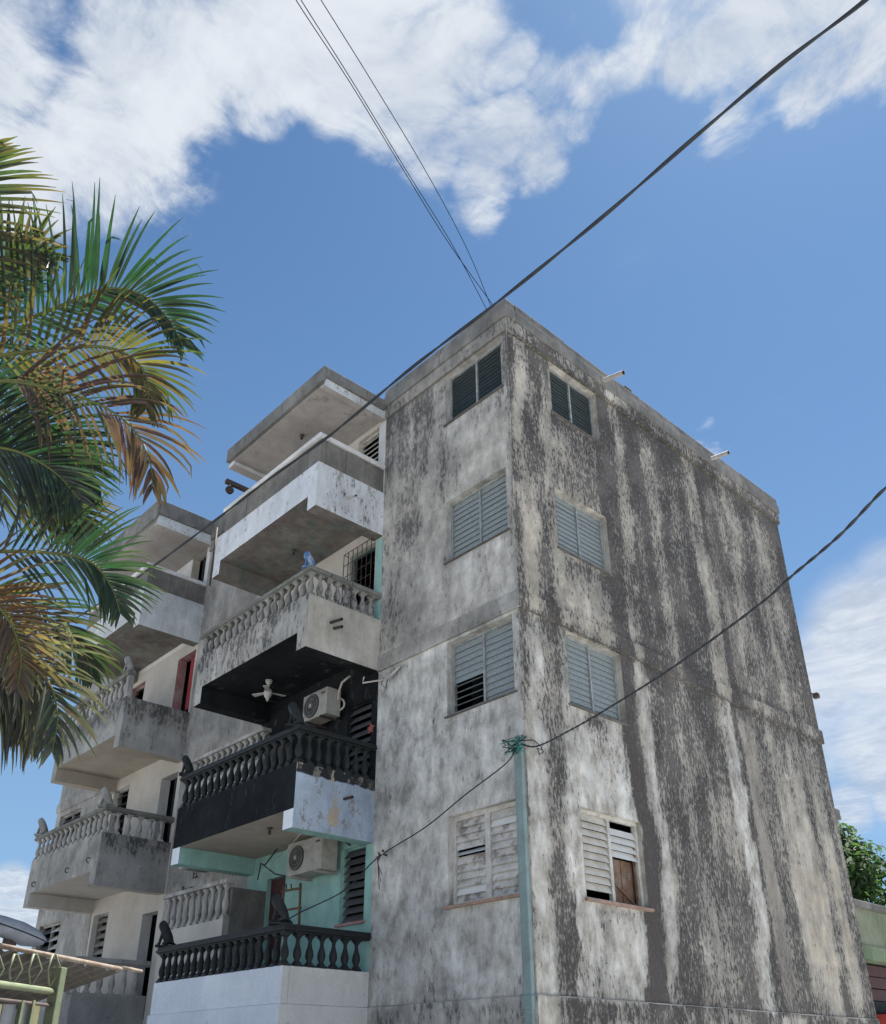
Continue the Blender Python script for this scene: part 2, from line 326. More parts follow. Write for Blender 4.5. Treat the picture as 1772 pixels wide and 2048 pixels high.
# plane mappings: G = gable (x=0, u runs along y), T = street front (y=0, u runs along x); d is outwards
def G(u,z,d=0.): return (d,u,z)
def T(u,z,d=0.): return (u,-d,z)
def facade(name,mp,u0,u1,z0,z1,opens,mat,parent,fn=None,depth=.18,step=.11,off=0.,warp=None,rmat=None,rdepth=None):
    us=set(np.round(np.arange(u0,u1,step),4))|{u0,u1}; zs=set(np.round(np.arange(z0,z1,step),4))|{z0,z1}
    ou=[];oz=[]
    for a,b,c,d in opens: ou+=[a,b]; oz+=[c,d]
    us=sorted([u for u in us if all(abs(u-q)>.02 for q in ou)]+list(set(ou))); zs=sorted([z for z in zs if all(abs(z-q)>.02 for q in oz)]+list(set(oz)))
    mb=MB(); idx={}; cols=[]
    def vid(i,j):
        if (i,j) not in idx:
            idx[(i,j)]=len(mb.v); u,z=us[i],zs[j]
            if warp: u=warp(u,z)
            mb.v.append(mp(u,z,off+.006*nz(u,z,1.3,3))); q_=tuple(fn(u,z)) if fn else (0,0,0); cols.append(q_ if len(q_)==4 else (*q_,0))
        return idx[(i,j)]
    mi=mb.m(mat)
    for i in range(len(us)-1):
        for j in range(len(zs)-1):
            cu=(us[i]+us[i+1])/2; cz=(zs[j]+zs[j+1])/2
            if any(a<cu<b and c<cz<d for a,b,c,d in opens): continue
            mb.f.append((vid(i,j),vid(i+1,j),vid(i+1,j+1),vid(i,j+1))); mb.mi.append(mi); mb.smooth.append(True)
    for (a,b,c,d) in opens:
        dp=rdepth or depth
        for (p,q) in (((a,c),(b,c)),((b,c),(b,d)),((b,d),(a,d)),((a,d),(a,c))):
            o0=len(mb.v)
            mb.v+=[mp(*p,off+.004),mp(*q,off+.004),mp(*q,off-dp),mp(*p,off-dp)]; cols+=[(.0,0,.25,0)]*4
            mb.f.append((o0,o0+1,o0+2,o0+3)); mb.mi.append(mb.m(rmat or mat)); mb.smooth.append(False)
    mb.cols=('stain_shade',cols)
    return mb.build(name,parent)
SLATS={}
def slat_mesh(mp,wd,h,th,tilt,mat,key):
    k=(key,round(wd,3),round(h,3),round(tilt,3),mat.name)
    if k in SLATS: return SLATS[k]
    c,s_=math.cos(tilt),math.sin(tilt); pr=[]
    for a,b in ((-h/2,-th/2),(h/2,-th/2),(h/2,th/2),(-h/2,th/2)):
        zz=a*c-b*s_; dd=-a*s_+b*c; pr.append((zz,dd))     # tilt>0: lower edge leans outwards
    mb=MB(); lip=mat is slatd_m
    if lip:
        z_,d_=pr[0]; mb.box(mp(0,z_-.003,d_-.004),mp(wd,z_+.006,d_+.006),lip_m)
    P=[mp(0,z,d) for z,d in pr]+[mp(wd,z,d) for z,d in pr]
    mb.hexa([P[0],P[1],P[2],P[3],P[4],P[5],P[6],P[7]],mat)
    SLATS[k]=mb.mesh('slat'); return SLATS[k]
def window(mp,key,u0,u1,z0,z1,panels,n,parent,smat,fmat=None,silmat=None,tilt=R(20),inset=.135,fw=.045,mull=.04,sill=True,skip=(),tiltf=None,matf=None,name='window',silout=.06,open_u=.12):
    fmat=fmat or frame_m; wd_scale=1.
    mb=MB()
    def bx(a,b,c,d,d0,d1): 
        p=mp(a,c,d0); q=mp(b,d,d1); mb.box(p,q,fmat)
    bx(u0,u0+fw,z0,z1,-inset-.03,-inset+.03); bx(u1-fw,u1,z0,z1,-inset-.03,-inset+.03)
    bx(u0+fw,u1-fw,z1-fw,z1,-inset-.03,-inset+.028); bx(u0+fw,u1-fw,z0,z0+fw*.7,-inset-.03,-inset+.028)
    iw=(u1-u0-2*fw-(panels-1)*mull)/panels
    for p in range(1,panels):
        a=u0+fw+p*iw+(p-1)*mull; bx(a,a+mull,z0+fw*.7,z1-fw,-inset-.028,-inset+.034)
    wo=mb.build(name,parent)
    zh=(z1-z0-1.7*fw); pitch=zh/n
    for p in range(panels):
        a=u0+fw+p*(iw+mull)+.004
        for i in range(n):
            if (p,i) in skip: continue
            tl=tiltf(p,i) if tiltf else tilt
            mt=matf(p,i) if matf else smat
            h=pitch*1.18
            me=slat_mesh(mp,iw-.008,h,.009,tl,mt,key)
            z=z0+fw*.7+pitch*(i+.5); inst('slat',me,mp(a,z,-inset+random.uniform(-.002,.002)),wo)
    if sill:
        s_=MB(); tk=.042 if silmat is not None else .026; s_.box(mp(u0-.04,z0-tk,-inset+.03),mp(u1+.05,z0-.003,silout*(1 if silmat is not None else .6)),silmat or sill_m); s_.build('sill',wo)
    return wo
# ------------------------------------------------------------------ ground
g=MB(); g.poly([(-400,-400,0),(400,-400,0),(400,400,0),(-400,400,0)],ground_m); tag(g.build('ground'),kind='structure')
g=MB(); g.poly([(-60,-13,.004),(60,-13,.004),(60,-6.2,.004),(-60,-6.2,.004)],asph_m); tag(g.build('road'),kind='structure')
g=MB(); g.box((-60,-6.2,.0),(60,-4.7,.13),cream1_m); tag(g.build('pavement'),kind='structure')
# ------------------------------------------------------------------ the apartment building
B=empty('apartment_building',(0,0,0),'stained four storey concrete apartment block with stacked balconies and louvred windows','apartment building')
YD=9.15; XL=-17.1; ZR=13.0; XA1,XA0=-3.24,-6.87; XB1,XB0=-10.05,-13.62
def interp(x,pts):
    return float(np.interp(x,[p[0] for p in pts],[p[1] for p in pts]))
HI=[(0,.78),(.1,.6),(.16,.12),(.42,.15),(.5,.72),(.78,.72),(.86,.2),(1.1,.22),(2.25,.45),(2.38,.8),(2.75,.78),(2.85,.2),(3.08,.15),(3.16,.8),(3.65,.82),(3.78,.28),(4.08,.3),(4.2,.68),(5.2,.66),(5.3,.18),(5.72,.15),(5.77,.85),(5.9,.8),(5.95,.4),(6.35,.42),(6.45,.28),(7.2,.34),(7.35,.66),(7.72,.66),(7.85,.35),(8.6,.42),(8.8,.66),(9.2,.7)]
LO=[(0,.35),(.08,.3),(.14,.12),(.34,.1),(.42,.6),(.72,.66),(.8,.1),(2.3,.08),(2.36,.97),(2.74,.97),(2.8,.12),(3.05,.1),(3.12,.72),(3.6,.8),(3.7,.55),(4.1,.5),(4.25,.64),(5.22,.62),(5.28,.08),(5.72,.06),(5.78,.9),(5.88,.88),(5.94,.3),(6.32,.28),(6.4,.62),(6.8,.55),(6.9,.14),(7.95,.12),(8.05,.62),(8.3,.6),(8.4,.15),(8.72,.15),(8.8,.6),(9.2,.66)]  # first stops paint the corner pipe's shadow, the rest are streaks
SM=[(0,0),(2.34,0),(2.4,.85),(2.68,.85),(2.74,0),(5.9,0),(5.98,.55),(6.28,.5),(6.4,0)]
SMH=[(0,0),(5.9,0),(5.98,.5),(6.28,.45),(6.4,0)]
def st_gable(u,z):
    uu=u+.15*nz(u*.6,z*.6,1.,1)+.10*nz(u,z,2.0,2)+.04*nz(u,z,5,4)
    k=min(1,max(0,(z-5.5)/3.5)); s=interp(uu,LO)*(1-k)+interp(uu,HI)*k
    g_=interp(uu,SM)*(1-k)+interp(uu,SMH)*k
    s+=.22*nz(u*1.3,z*.5,1.,31)+.12*nz(u*1.6,z,1.9,33)
    s+=.05
    if u>2.3: s+=.05
    if z>7: s+=.12*min(1,(z-7)/2)*(1 if u>2.2 else .6)
    tan=0.
    if z>7.7: tan=max(0,.7-s*1.2)*(.6+nz(u,z,.9,41))
    elif u>6: tan=max(0,.8-s*1.6)*(.55+.9*nz(u,z,.8,42))
    if 6.8<u<8.8 and 3<z<5.2: tan=max(tan,.8*min(1,(u-6.8)*3,(5.2-z)*3+nz(u,z,1.5,5)))*(1-max(0,s-.3))
    wh=0.
    if z<7.6: wh=max(0,.75-s*1.2)*(1 if u<2.4 or 2.8<u<3.1 or 5.2<u<5.8 else .3)
    if z<2.4: s=.72+.22*nz(u,z,1.1,7)-(.75 if u<.32 else 0)-(.5 if abs(u-6)<.35 else 0)-(.35 if 1.2<u<1.7 and z<2.2 else 0); g_=0;wh=.2
    elif z<2.75 and u>.3: s+=.35*(2.75-z)/.35*(1 if u>3.4 or 1.4<u<3.4 else .5)*(.5+nz(u,z,2.3,5))
    if z>12.2: s+=.32*min(1,(z-12.2)/.7)
    if 7.2<z<7.62: s+=.3*(z-7.2)/.4
    if 7.9<=z<8.1 and u>.4: s+=.2
    for (a,b,zz) in ((1.0,2.4,3.6),(1.0,2.4,6.35),(1.0,2.4,9.0),(1.05,2.45,11.8)):
        if a<u<b and zz-.5<z<zz: s+=.55*(1-(zz-z)/.5)*max(0,.5+1.4*nz(u,z*.5,2.8,9))
    # window to window panels stay cleaner, big pale patch low at the far end
    if 6.9<u<8.7 and 3.2<z<4.9: s-=.2; wh=max(wh,.1)
    if z>10.4 and 1.0<u<2.4 and z<11.8: s+=.12*(u-1)
    return (s,g_,wh,max(0,min(1,tan)))
FH=[(-3.3,.6),(-3.1,.8),(-2.95,.5),(-2.8,.85),(-2.6,.65),(-2.45,.42),(-2.2,.8),(-1.95,.74),(-1.8,.3),(-1.5,.34),(-.9,.28),(-.3,.32),(-.12,.35),(-.04,.5),(0,.8)]
FM=[(-3.3,.45),(-2.9,.36),(-2.5,.44),(-2.1,.32),(-1.8,.24),(-1.6,.34),(-1.2,.16),(-.4,.18),(-.1,.42),(0,.62)]
FL=[(-3.3,.18),(-3,.1),(-2.2,.08),(-1.9,.12),(-1.75,.3),(-1.6,.25),(-1.5,.06),(-.6,.05),(-.25,.14),(-.1,.3),(0,.34)]
def st_front(u,z):
    uu=u+.10*nz(u,z*.5,.9,11)+.04*nz(u,z,2.2,12)
    if z>10.5: k=min(1,(z-10.5)/1.2); s=interp(uu,FM)*(1-k)+interp(uu,FH)*k
    elif z>7.9: s=interp(uu,FM)
    else: s=interp(uu,FL)
    wh=0.; 
    if -2.9<u<-1.9 and 9.6<z<10.5: s+=.34*max(0,1-abs(z-10.2)/.6)*(1 if u<-2.1 else .4)
    if z<7.6: wh=.8-.7*abs(nz(u,z,.7,21))  # pale lower plaster, whitened further to make up for weak ground bounce
    for (zz,) in ((3.55,),(6.3,),(8.98,),(11.82,)):
        if -1.6<u<-.05 and zz-.55<z<zz: wh=max(wh,.75*(1-(zz-z)/.55)*(.7+.6*nz(u,z,1.5,4)))
    s+=.2*nz(u*1.4,z*.55,.9,51)+.1*nz(u,z,1.8,52)
    if z<2.4: s=.42+.3*nz(u,z,1.3,8); wh=.1
    elif z<2.8: s+=.24*(2.8-z)/.4
    if z>12.5: s+=.18
    if z<3.4 and u>-.6: s+=.12
    if 7.45<z<7.62: s+=.1
    return (s,0.,max(0,wh))
WR=[(3.60,4.83),(6.35,7.56),(9.02,10.2),(11.85,12.98)]
GW=[(1.07,2.45,3.64,4.87),(1.02,2.37,6.38,7.58),(1.01,2.36,9.04,10.2),(1.1,2.42,11.83,12.98)]
FW=[(-1.54,-.15,a,b) for a,b in WR]
def worn(z): return .012+.014*max(-.4,nz(5,z,1.7,61))+.012*max(0,nz(2,z,6,62))
facade('wall',G,0,YD,2.4,13.0,GW,wall_m,B,st_gable,warp=lambda u,z: worn(z) if u==0 else u)
cm_=MB(); cc_=[]
zz_=np.arange(2.4,13.01,.1)
for z in zz_: c_=worn(float(z)); cm_.v+=[(.0,c_,float(z)),(-.2*c_,.2*c_,float(z)),(-c_,.0,float(z))]; cc_+=[(.5+.3*nz(0,float(z),1.5,63),0,.2,.2)]*3
for i in range(len(zz_)-1):
    for k in (0,1): cm_.f.append((i*3+k,i*3+k+1,i*3+k+4,i*3+k+3)); cm_.mi.append(cm_.m(wall_m)); cm_.smooth.append(True)
cm_.cols=('stain_shade',cc_); cm_.build('corner',B)
facade('wall',G,-.02,YD+.02,0,2.4,[],wall_m,B,st_gable,off=.022)
facade('wall',T,XA1,0,2.4,13.0,FW,front_m,B,st_front,warp=lambda u,z: -worn(z) if u==0 else u)
facade('wall',T,XA1,.02,0,2.4,[],front_m,B,st_front,off=.022)
lm=MB(); lm.box((-3.24,-.022,2.392),(.03,.0,2.408),wallB_m); lm.box((0,.0,2.392),(.022,YD,2.408),wallB_m); lm.build('ledge',B)
# string course between second and third storey
c=MB(); c.box((XA1,-.04,7.61),(.04,0,7.9),wallB_m); c.build('string_course',B,.012)
c=MB(); c.box((0,.0,7.61),(.036,YD+.04,7.9),ledge_m); c.build('string_course',B,.012)
def st_course(u,z): s_=st_gable(u,z); return (s_[0]+.12+.3*nz(u,z,1.2,77)*(1 if u>.4 else .2),s_[1],0,.4)
facade('string_course',G,-.04,YD+.04,7.612,7.898,[],wall_m,B,st_course,off=.046)
facade('frieze',G,.0,YD+.04,13.002,13.265,[],wall_m,B,lambda u,z:(.72+.4*nz(u,z,1.4,78)+(.25 if z<13.1 else -.1),0,.2,0),off=.053)
# rear, far end and roof deck
c=MB()
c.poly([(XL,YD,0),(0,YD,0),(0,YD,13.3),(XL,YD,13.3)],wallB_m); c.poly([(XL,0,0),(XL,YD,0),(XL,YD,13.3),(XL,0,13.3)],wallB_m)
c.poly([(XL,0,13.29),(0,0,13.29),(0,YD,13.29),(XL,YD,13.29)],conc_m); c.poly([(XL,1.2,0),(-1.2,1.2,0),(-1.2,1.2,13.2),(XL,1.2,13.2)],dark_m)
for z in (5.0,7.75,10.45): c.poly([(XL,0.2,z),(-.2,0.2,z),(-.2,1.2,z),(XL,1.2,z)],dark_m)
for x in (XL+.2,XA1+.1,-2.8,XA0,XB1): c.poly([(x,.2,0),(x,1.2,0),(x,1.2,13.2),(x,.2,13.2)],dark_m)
c.build('wall',B)
# gable rooms' inner partition so that no daylight shows through the louvres
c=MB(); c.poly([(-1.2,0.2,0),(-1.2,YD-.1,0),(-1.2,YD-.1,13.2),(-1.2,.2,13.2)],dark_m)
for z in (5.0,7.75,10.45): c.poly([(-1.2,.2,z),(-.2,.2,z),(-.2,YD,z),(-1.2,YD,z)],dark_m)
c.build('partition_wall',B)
# roof edge: plaster frieze, fascia course and parapet course, laid in lengths
friez_m=plaster('stained_frieze',a=(.24,.235,.22),bc=(.34,.33,.31),dirt=.34,grime=.5)
def roof_edge(x0,x1,y0,y1,side,zt=13.68,z2=13.5,z1=13.27,z0=13.0):
    # side 'T' along front at y=0, 'G' along gable
    L=(x1-x0) if side=='T' else (y1-y0); n=max(1,round(abs(L)/1.45)); out=[]
    for k in range(n):
        a,b=k/n,(k+1)/n; gp=.004; dz=random.uniform(-.014,.010)
        for (za,zb,pr,mt,nm) in ((z0,z1-.002,.045,friez_m if side=='T' else ledge_m,'frieze'),(z1,z2-.004,.085+dz*.4,conc_m,'fascia_panel'),(z2,zt+dz,.06+dz*.4,conc_m,'parapet_block')):
            if nm=='frieze' and k>0: continue
            m_=MB()
            if nm=='frieze': a2,b2=0,1
            else: a2,b2=a,b
            if side=='T': m_.box((x0+(x1-x0)*a2+gp,-pr,za),(x0+(x1-x0)*b2-(gp if b2<1 else -pr),.18,zb),mt)
            else: m_.box((-.18,y0+(y1-y0)*a2+gp+(.19 if a2==0 else 0),za),(pr,y0+(y1-y0)*b2-(gp if b2<1 else -.06),zb),mt)
            m_.build(nm,B,.008)
roof_edge(XA1,0,0,0,'T'); roof_edge(0,0,0,YD,'G')
roof_edge(-10.05,XA0,0,0,'T',13.82,13.55,13.27,13.0); roof_edge(XL,-13.75,0,0,'T')
c=MB(); c.box((XL,YD,13.0),(0,YD+.07,13.68),conc_m); c.box((XL-.07,0,13.0),(XL,YD,13.68),conc_m); c.build('parapet_block',B)
# windows of the near block
galv=dict(smat=slatm_m,tilt=R(13))
window(T,'T',*FW[1],2,11,B,**galv,tiltf=lambda p,i: R(68) if (p==0 and i<5) else R(13))
window(T,'T',*FW[2],2,11,B,**galv)
window(T,'T',*FW[3],2,13,B,slatd_m,tilt=R(14))
window(G,'G',*GW[1],2,12,B,**galv); window(G,'G',*GW[2],2,12,B,**galv); window(G,'G',*GW[3],2,14,B,slatd_m,tilt=R(14))
window(T,'T',*FW[0],2,11,B,slatw_m,framew_m,sillr_m,tilt=R(16),fw=.06,mull=.10,inset=.12,tiltf=lambda p,i: R(55) if (p==0 and i==6) else R(16),
       matf=lambda p,i: slatn_m if (p,i) in((0,1),(1,9),(0,6)) else slatw_m)
w1=window(G,'G',*GW[0],2,11,B,slatc_m,framew_m,sillr_m,tilt=R(24),fw=.05,mull=.06,inset=.1,skip={(0,0),(1,0),(1,1),(1,2),(1,3),(1,4),(1,5),(1,10)},
       matf=lambda p,i: slatn_m if p==1 else slatc_m)
bd=MB()
for k in range(4):
    a=1.82+k*.145; bd.box(G(a,3.68,-.2-.01*(k%2)),G(a+.14,4.3,-.17-.01*(k%2)),board_m); 
    bd.build('board',w1); bd=MB()
bd.tube([G(1.8,4.0,-.13),G(2.33,3.68,-.13)],.016,board_m,4); bd.build('brace',w1)
bd=MB(); bd.box(G(2.36,3.68,-.14),G(2.385,4.5,-.1),board_m); bd.build('batten',w1)
# ------------------------------------------------------------------ balconies
prof=[(.062,0),(.062,.05),(.05,.055),(.035,.075),(.052,.11),(.062,.15),(.056,.20),(.036,.26),(.027,.31),(.031,.35),(.05,.375),(.058,.385),(.058,.42)]
def baluster_mesh(h,mat,name='baluster'):
    mb=MB(); sc=h/.42; mb.lathe([(r,z*sc) for r,z in prof],mat,seg=10); 
    mb.box((-.06,-.06,-.005),(.06,.06,.03*sc),mat); mb.box((-.055,-.055,h-.03*sc),(.055,.055,h),mat)
    return mb.mesh(name)
def rail_run(parent,pts,zb,zt,mat,matb,n_list,corner=True,rw=.09,miss=()):
    """balusters and a moulded rail along a path of (x,y) points"""
    h=(zt-.11)-zb; me=baluster_mesh(h,matb)
    for s_,((x0,y0),(x1,y1),n) in enumerate(zip(pts[:-1],pts[1:],n_list)):
        for k in range(n):
            t=(k+ (1 if s_>0 else .25))/(n+ (1 if s_>0 else .25))
            if (s_,k) in miss: continue
            inst('baluster',me,(x0+(x1-x0)*t,y0+(y1-y0)*t,zb+random.uniform(-.002,.002)),parent,(0,0,random.uniform(-.05,.05)))
        if s_<len(pts)-2: inst('baluster',me,(x1,y1,zb),parent)
    m_=MB()
    for (za,zb2,w_) in ((zt-.11,zt-.085,rw*.72),(zt-.085,zt-.04,rw),(zt-.04,zt,rw*.82)):
        for i,((x0,y0),(x1,y1)) in enumerate(zip(pts[:-1],pts[1:])):
            if abs(y0-y1)<1e-6: m_.box((min(x0,x1)-(w_ if True else 0),y0-w_,za),(max(x0,x1)+w_,y0+w_,zb2),mat)
            else:
                ya,yb=sorted((y0,y1)); 
                m_.box((x0-w_,ya+w_+.001,za),(x0+w_,yb-(.002),zb2),mat)
    return m_.build('handrail',parent,.006)
def balcony(x0,x1,zb,zc,zt,mf,ms,mc,mi=None,tip=None,bw=.26,yf=-1.5,beam=None,notch=.0):
    """front box above the ceiling line, side parapets, slab and two deep end beams"""
    b=MB(); mi=mi or ms; beam=beam or mc; tip=tip or mf
    b.box((x0+.12,yf,zc-notch),(x1-.12,yf+.12,zt),mf,{'-z':mc,'+y':mi,'+z':rail_m})
    b.box((x1-.12,yf,zb),(x1,0,zt),ms,{'-y':mf,'-x':mi,'-z':beam,'+z':rail_m}); b.box((x0,yf,zb),(x0+.12,0,zt),ms,{'-y':mf,'+x':mi,'-z':beam,'+z':rail_m})
    b.box((x0+.12,yf+.12,zc),(x1-.12,0,zc+.14),mc,{'+z':conc_m})
    b.box((x1-bw,yf,zb),(x1-.12,0,zc-.0005),ms,{'-y':tip,'-z':beam,'-x':beam}); b.box((x0+.12,yf,zb),(x0+bw,0,zc-.0005),ms,{'-y':tip,'-z':beam,'+x':beam})
    if tip is not mf:
        for xa,xb in ((x1-.119,x1-.0005),(x0+.001,x0+.12)): b.box((xa,yf-.003,zb+.001),(xb,yf,zc+.0),tip)
    return b.build('balcony',B)
def brow(x0,x1,z,yy=-1.44): return [(x0,yy),(x1,yy),(x1,0)]
# column A
b1=MB(); b1.box((-6.97,-1.5,2.4),(XA1,-1.38,2.88),white1_m,{'+x':cream1_m,'+y':mint_m}); b1.box((XA1-.12,-1.38,2.4),(XA1,0,2.88),cream1_m,{'-x':mint_m}); b1.box((-6.97,-1.38,2.4),(-6.85,0,2.88),white1_m)
b1.box((-7.0,-1.525,0),(XA1+.02,0,2.398),white1_m,{'+x':cream1_m}); A1=b1.build('balcony',B,.012)
rail_run(A1,[(-6.9,-1.44),(XA1-.06,-1.44),(XA1-.06,0)],2.88,3.42,blackc_m,blackc_m,[17,6])
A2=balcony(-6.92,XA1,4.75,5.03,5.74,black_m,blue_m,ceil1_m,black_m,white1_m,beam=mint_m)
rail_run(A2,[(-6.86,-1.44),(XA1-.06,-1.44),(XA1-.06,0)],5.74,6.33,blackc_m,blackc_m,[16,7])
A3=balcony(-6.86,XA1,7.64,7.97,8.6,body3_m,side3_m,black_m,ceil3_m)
rail_run(A3,[(-6.8,-1.44),(XA1-.06,-1.44),(XA1-.06,0)],8.6,9.13,rail_m,balusd_m,[16,7])
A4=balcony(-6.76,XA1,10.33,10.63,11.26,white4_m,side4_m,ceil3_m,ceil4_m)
def blocks(parent,x0,x1,z0,z1,yf=-1.46,mat=concd_m):
    n=round((x1-x0)/.41)
    for k in range(n):
        m_=MB(); a=x0+(x1-x0)*k/n; b_=x0+(x1-x0)*(k+1)/n; dd=random.uniform(0,.012)
        m_.box((a+.004,yf-dd+.01,z0),(b_-.004,yf+.12,z1),mat); m_.build('block',parent,.004)
    for k in range(3):
        m_=MB(); a=yf+.125+(-yf-.125)*k/3; b_=yf+.125+(-yf-.125)*(k+1)/3; dd=random.uniform(0,.012)
        m_.box((x1-.13,a+.004,z0),(x1-.01+dd,b_-.004,z1),mat); m_.build('block',parent,.004)
    m_=MB(); m_.box((x0-.02,yf-.06,z1+.003),(x1+.04,yf+.16,z1+.1),white_m); m_.box((x1-.16,yf+.161,z1+.003),(x1+.04,0,z1+.1),white_m); m_.build('coping',parent,.02)
blocks(A4,-6.6,XA1-.02,11.262,11.8)
def canopy(x0,x1,z0,zt,zf,parent=B,yf=-1.5,cm=ceil4_m):
    m_=MB(); m_.box((x0+.02,yf+.02,z0+.1),(x1-.02,0,zf),cm,{'-y':conc_m,'+x':side4_m}); 
    m_.box((x0+.02,yf+.02,z0),(x0+.24,0,z0+.0995),white_m,{'-z':cm}); m_.box((x1-.16,yf+.02,z0+.05),(x1-.02,0,z0+.0995),cm,{'+x':side4_m})
    o=m_.build('roof_slab',parent,.008)
    n=5
    for k in range(n):
        q=MB(); a=x0-.0+(x1-x0+.03)*k/n; b_=x0-.0+(x1-x0+.03)*(k+1)/n
        q.box((a+.003,yf-.04,zf-.09),(b_-.003,yf+.018,zt+random.uniform(-.004,.004)),conc_m); q.build('fascia_panel',o,.006)
    for k in range(3):
        q=MB(); a=yf+.0205+(-yf-.07)*k/3; b_=yf+.0205+(-yf-.07)*(k+1)/3
        q.box((x1-.12,a+.003,zf+.001),(x1+.03,b_-.003,zt+random.uniform(-.004,.004)),conc_m); q.build('fascia_panel',o,.006)
    return o
canopy(-6.72,XA1,12.97,13.43,13.2)
# walls behind the balconies of column A
doorA=(-6.2,-5.62,2.5,4.6); louA=(-4.05,-3.42,3.62,4.76)
facade('wall',T,XA0,XA1-.002,2.4,5.03,[doorA,louA],mint_m,B,None,rmat=mint_m,step=.3)
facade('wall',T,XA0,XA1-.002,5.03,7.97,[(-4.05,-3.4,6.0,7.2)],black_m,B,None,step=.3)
facade('wall',T,XA0,XA1-.002,7.97,10.62,[(-4.22,-3.45,9.1,10.3)],creamw_m,B,None,step=.3)
facade('wall',T,XA0,XA1-.002,10.62,13.3,[(-4.12,-3.46,11.9,12.95)],creamw_m,B,None,step=.3)
mm=MB(); mm.box((XA1-.17,-.012,8.6),(XA1-.005,-.002,10.3),mint_m); mm.build('painted_strip',B); mm=MB(); mm.box((XA1-.2,-.010,11.3),(XA1-.005,-.0015,12.97),white_m)
mm.build('painted_strip',B)
window(T,'T',*louA,1,9,B,slatk_m,mint_m,pink_m,tilt=R(38),inset=.08,fw=.02,silout=.05)
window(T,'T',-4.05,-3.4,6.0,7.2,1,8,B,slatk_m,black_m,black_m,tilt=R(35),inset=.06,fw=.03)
window(T,'T',-4.22,-3.45,9.1,10.3,1,9,B,slatk_m,mintd_m,mintd_m,tilt=R(50),inset=.1,fw=.03)
window(T,'T',-4.12,-3.46,11.9,12.95,1,8,B,slatw_m,framew_m,framew_m,tilt=R(30),inset=.1,fw=.03)
gr=MB()
for k in range(7): 
    x=-4.28+k*.14; gr.tube([(x,-.1,9.05),(x,-.1,10.33)],.008,rust_m,5)
for k in range(6):
    z=9.08+k*.25; gr.tube([(-4.28,-.1,z),(-3.44,-.1,z)],.008,rust_m,5)
gr.tube([(-4.28,-.1,9.05),(-4.28,0,9.05)],.008,rust_m,5); gr.tube([(-4.28,-.1,10.33),(-4.28,0,10.33)],.008,rust_m,5); gr.tube([(-3.44,-.1,10.33),(-3.44,0,10.33)],.008,rust_m,5)
tag(gr.build('window_grille',B),'welded iron grille over the green window')
d=MB(); d.box((-6.19,.08,2.5),(-5.63,.12,4.59),door_m); d.build('door',B)
# ------------------------------------------------------------------ stair bay
facade('wall',T,XB1,XA0,0,13.3,[],wallB_m,B,lambda u,z:(.1,0,0),step=.3)
def landing(xr,xl,yf,zt,zbm,zb,n):
    m_=MB(); m_.box((xl,yf,zb),(xr,yf+.12,zbm),creamw_m,{'+x':wallB_m}); m_.box((xr-.12,yf+.12,zb),(xr,0,zt-.12),concd_m); m_.box((xl,yf+.12,zb),(xr-.12,0,zb+.14),conc_m)
    o=m_.build('stair_landing',B,.01); me=baluster_mesh(zt-.07-zbm,balus_m)
    for k in range(n): inst('baluster',me,(xr-.08-(xr-xl-.16)*k/(n-1),yf+.07,zbm),o)
    q=MB(); q.box((xl-.03,yf-.03,zt-.07),(xr+.03,yf+.15,zt),balus_m); q.build('handrail',o,.006)
landing(-6.2,-8.42,-.8,4.52,3.88,0,10)
landing(-5.85,-8.5,-.56,7.2,6.62,5.05,13)
# ------------------------------------------------------------------ column B
doorsB=[(-10.97,-10.28,2.5,4.55),(-10.98,-10.2,5.1,7.48),(-10.97,-10.12,8.0,10.4)]
winsB=[(-13.5,-12.72,3.4,4.8),(-13.5,-12.66,6.0,7.72),(-13.5,-12.7,8.9,10.4)]
facade('wall',T,XB0,XB1-.002,0,4.85,[doorsB[0],winsB[0]],creamw_m,B,None,step=.3,rmat=cream1_m,rdepth=.22)
facade('wall',T,XB0,XB1-.002,4.85,7.8,[doorsB[1],winsB[1]],creamw_m,B,None,step=.3,rmat=cream1_m,rdepth=.22)
facade('wall',T,XB0,XB1-.002,7.8,10.7,[doorsB[2],winsB[2]],creamw_m,B,None,step=.3,rmat=pink_m,rdepth=.22)
facade('wall',T,XB0,XB1-.002,10.7,13.5,[(-10.95,-10.22,11.6,13.2)],white_m,B,None,step=.3,rmat=creamw_m,rdepth=.2)
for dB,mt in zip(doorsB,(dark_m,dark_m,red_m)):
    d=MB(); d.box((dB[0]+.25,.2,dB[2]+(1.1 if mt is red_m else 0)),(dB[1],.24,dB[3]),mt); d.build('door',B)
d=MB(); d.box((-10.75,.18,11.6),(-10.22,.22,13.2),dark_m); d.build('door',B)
for a in winsB: window(T,'T',*a,1,8,B,slatc_m if a is winsB[0] else slatk_m,wallB_m,wallB_m,tilt=R(45),inset=.14,fw=.03,sill=False)
b1=MB(); b1.box((XB0-.1,-1.5,0),(XB1-.25,-1.38,2.93),wallB_m,{'+x':bBl2_m}); b1.box((XB1-.37,-1.38,0),(XB1-.25,0,2.93),bBl2_m)
BL1=b1.build('balcony',B,.012); rail_run(BL1,[(XB0-.05,-1.44),(XB1-.31,-1.44),(XB1-.31,0)],2.9,3.57,balus_m,balus_m,[11,5])
BL2=balcony(XB0-.22,XB1-.05,4.86,5.15,5.9,bBl_m if False else wallB_m,bBl2_m,creamw_m,wallB_m)
rail_run(BL2,[(XB0-.18,-1.44),(XB1-.11,-1.44),(XB1-.11,0)],5.9,6.44,rail_m,balus_m,[14,5])
BL3=balcony(XB0-.05,XB1+.02,7.68,7.98,8.8,bBl_m,bBl_m,ceil1_m,wallB_m)
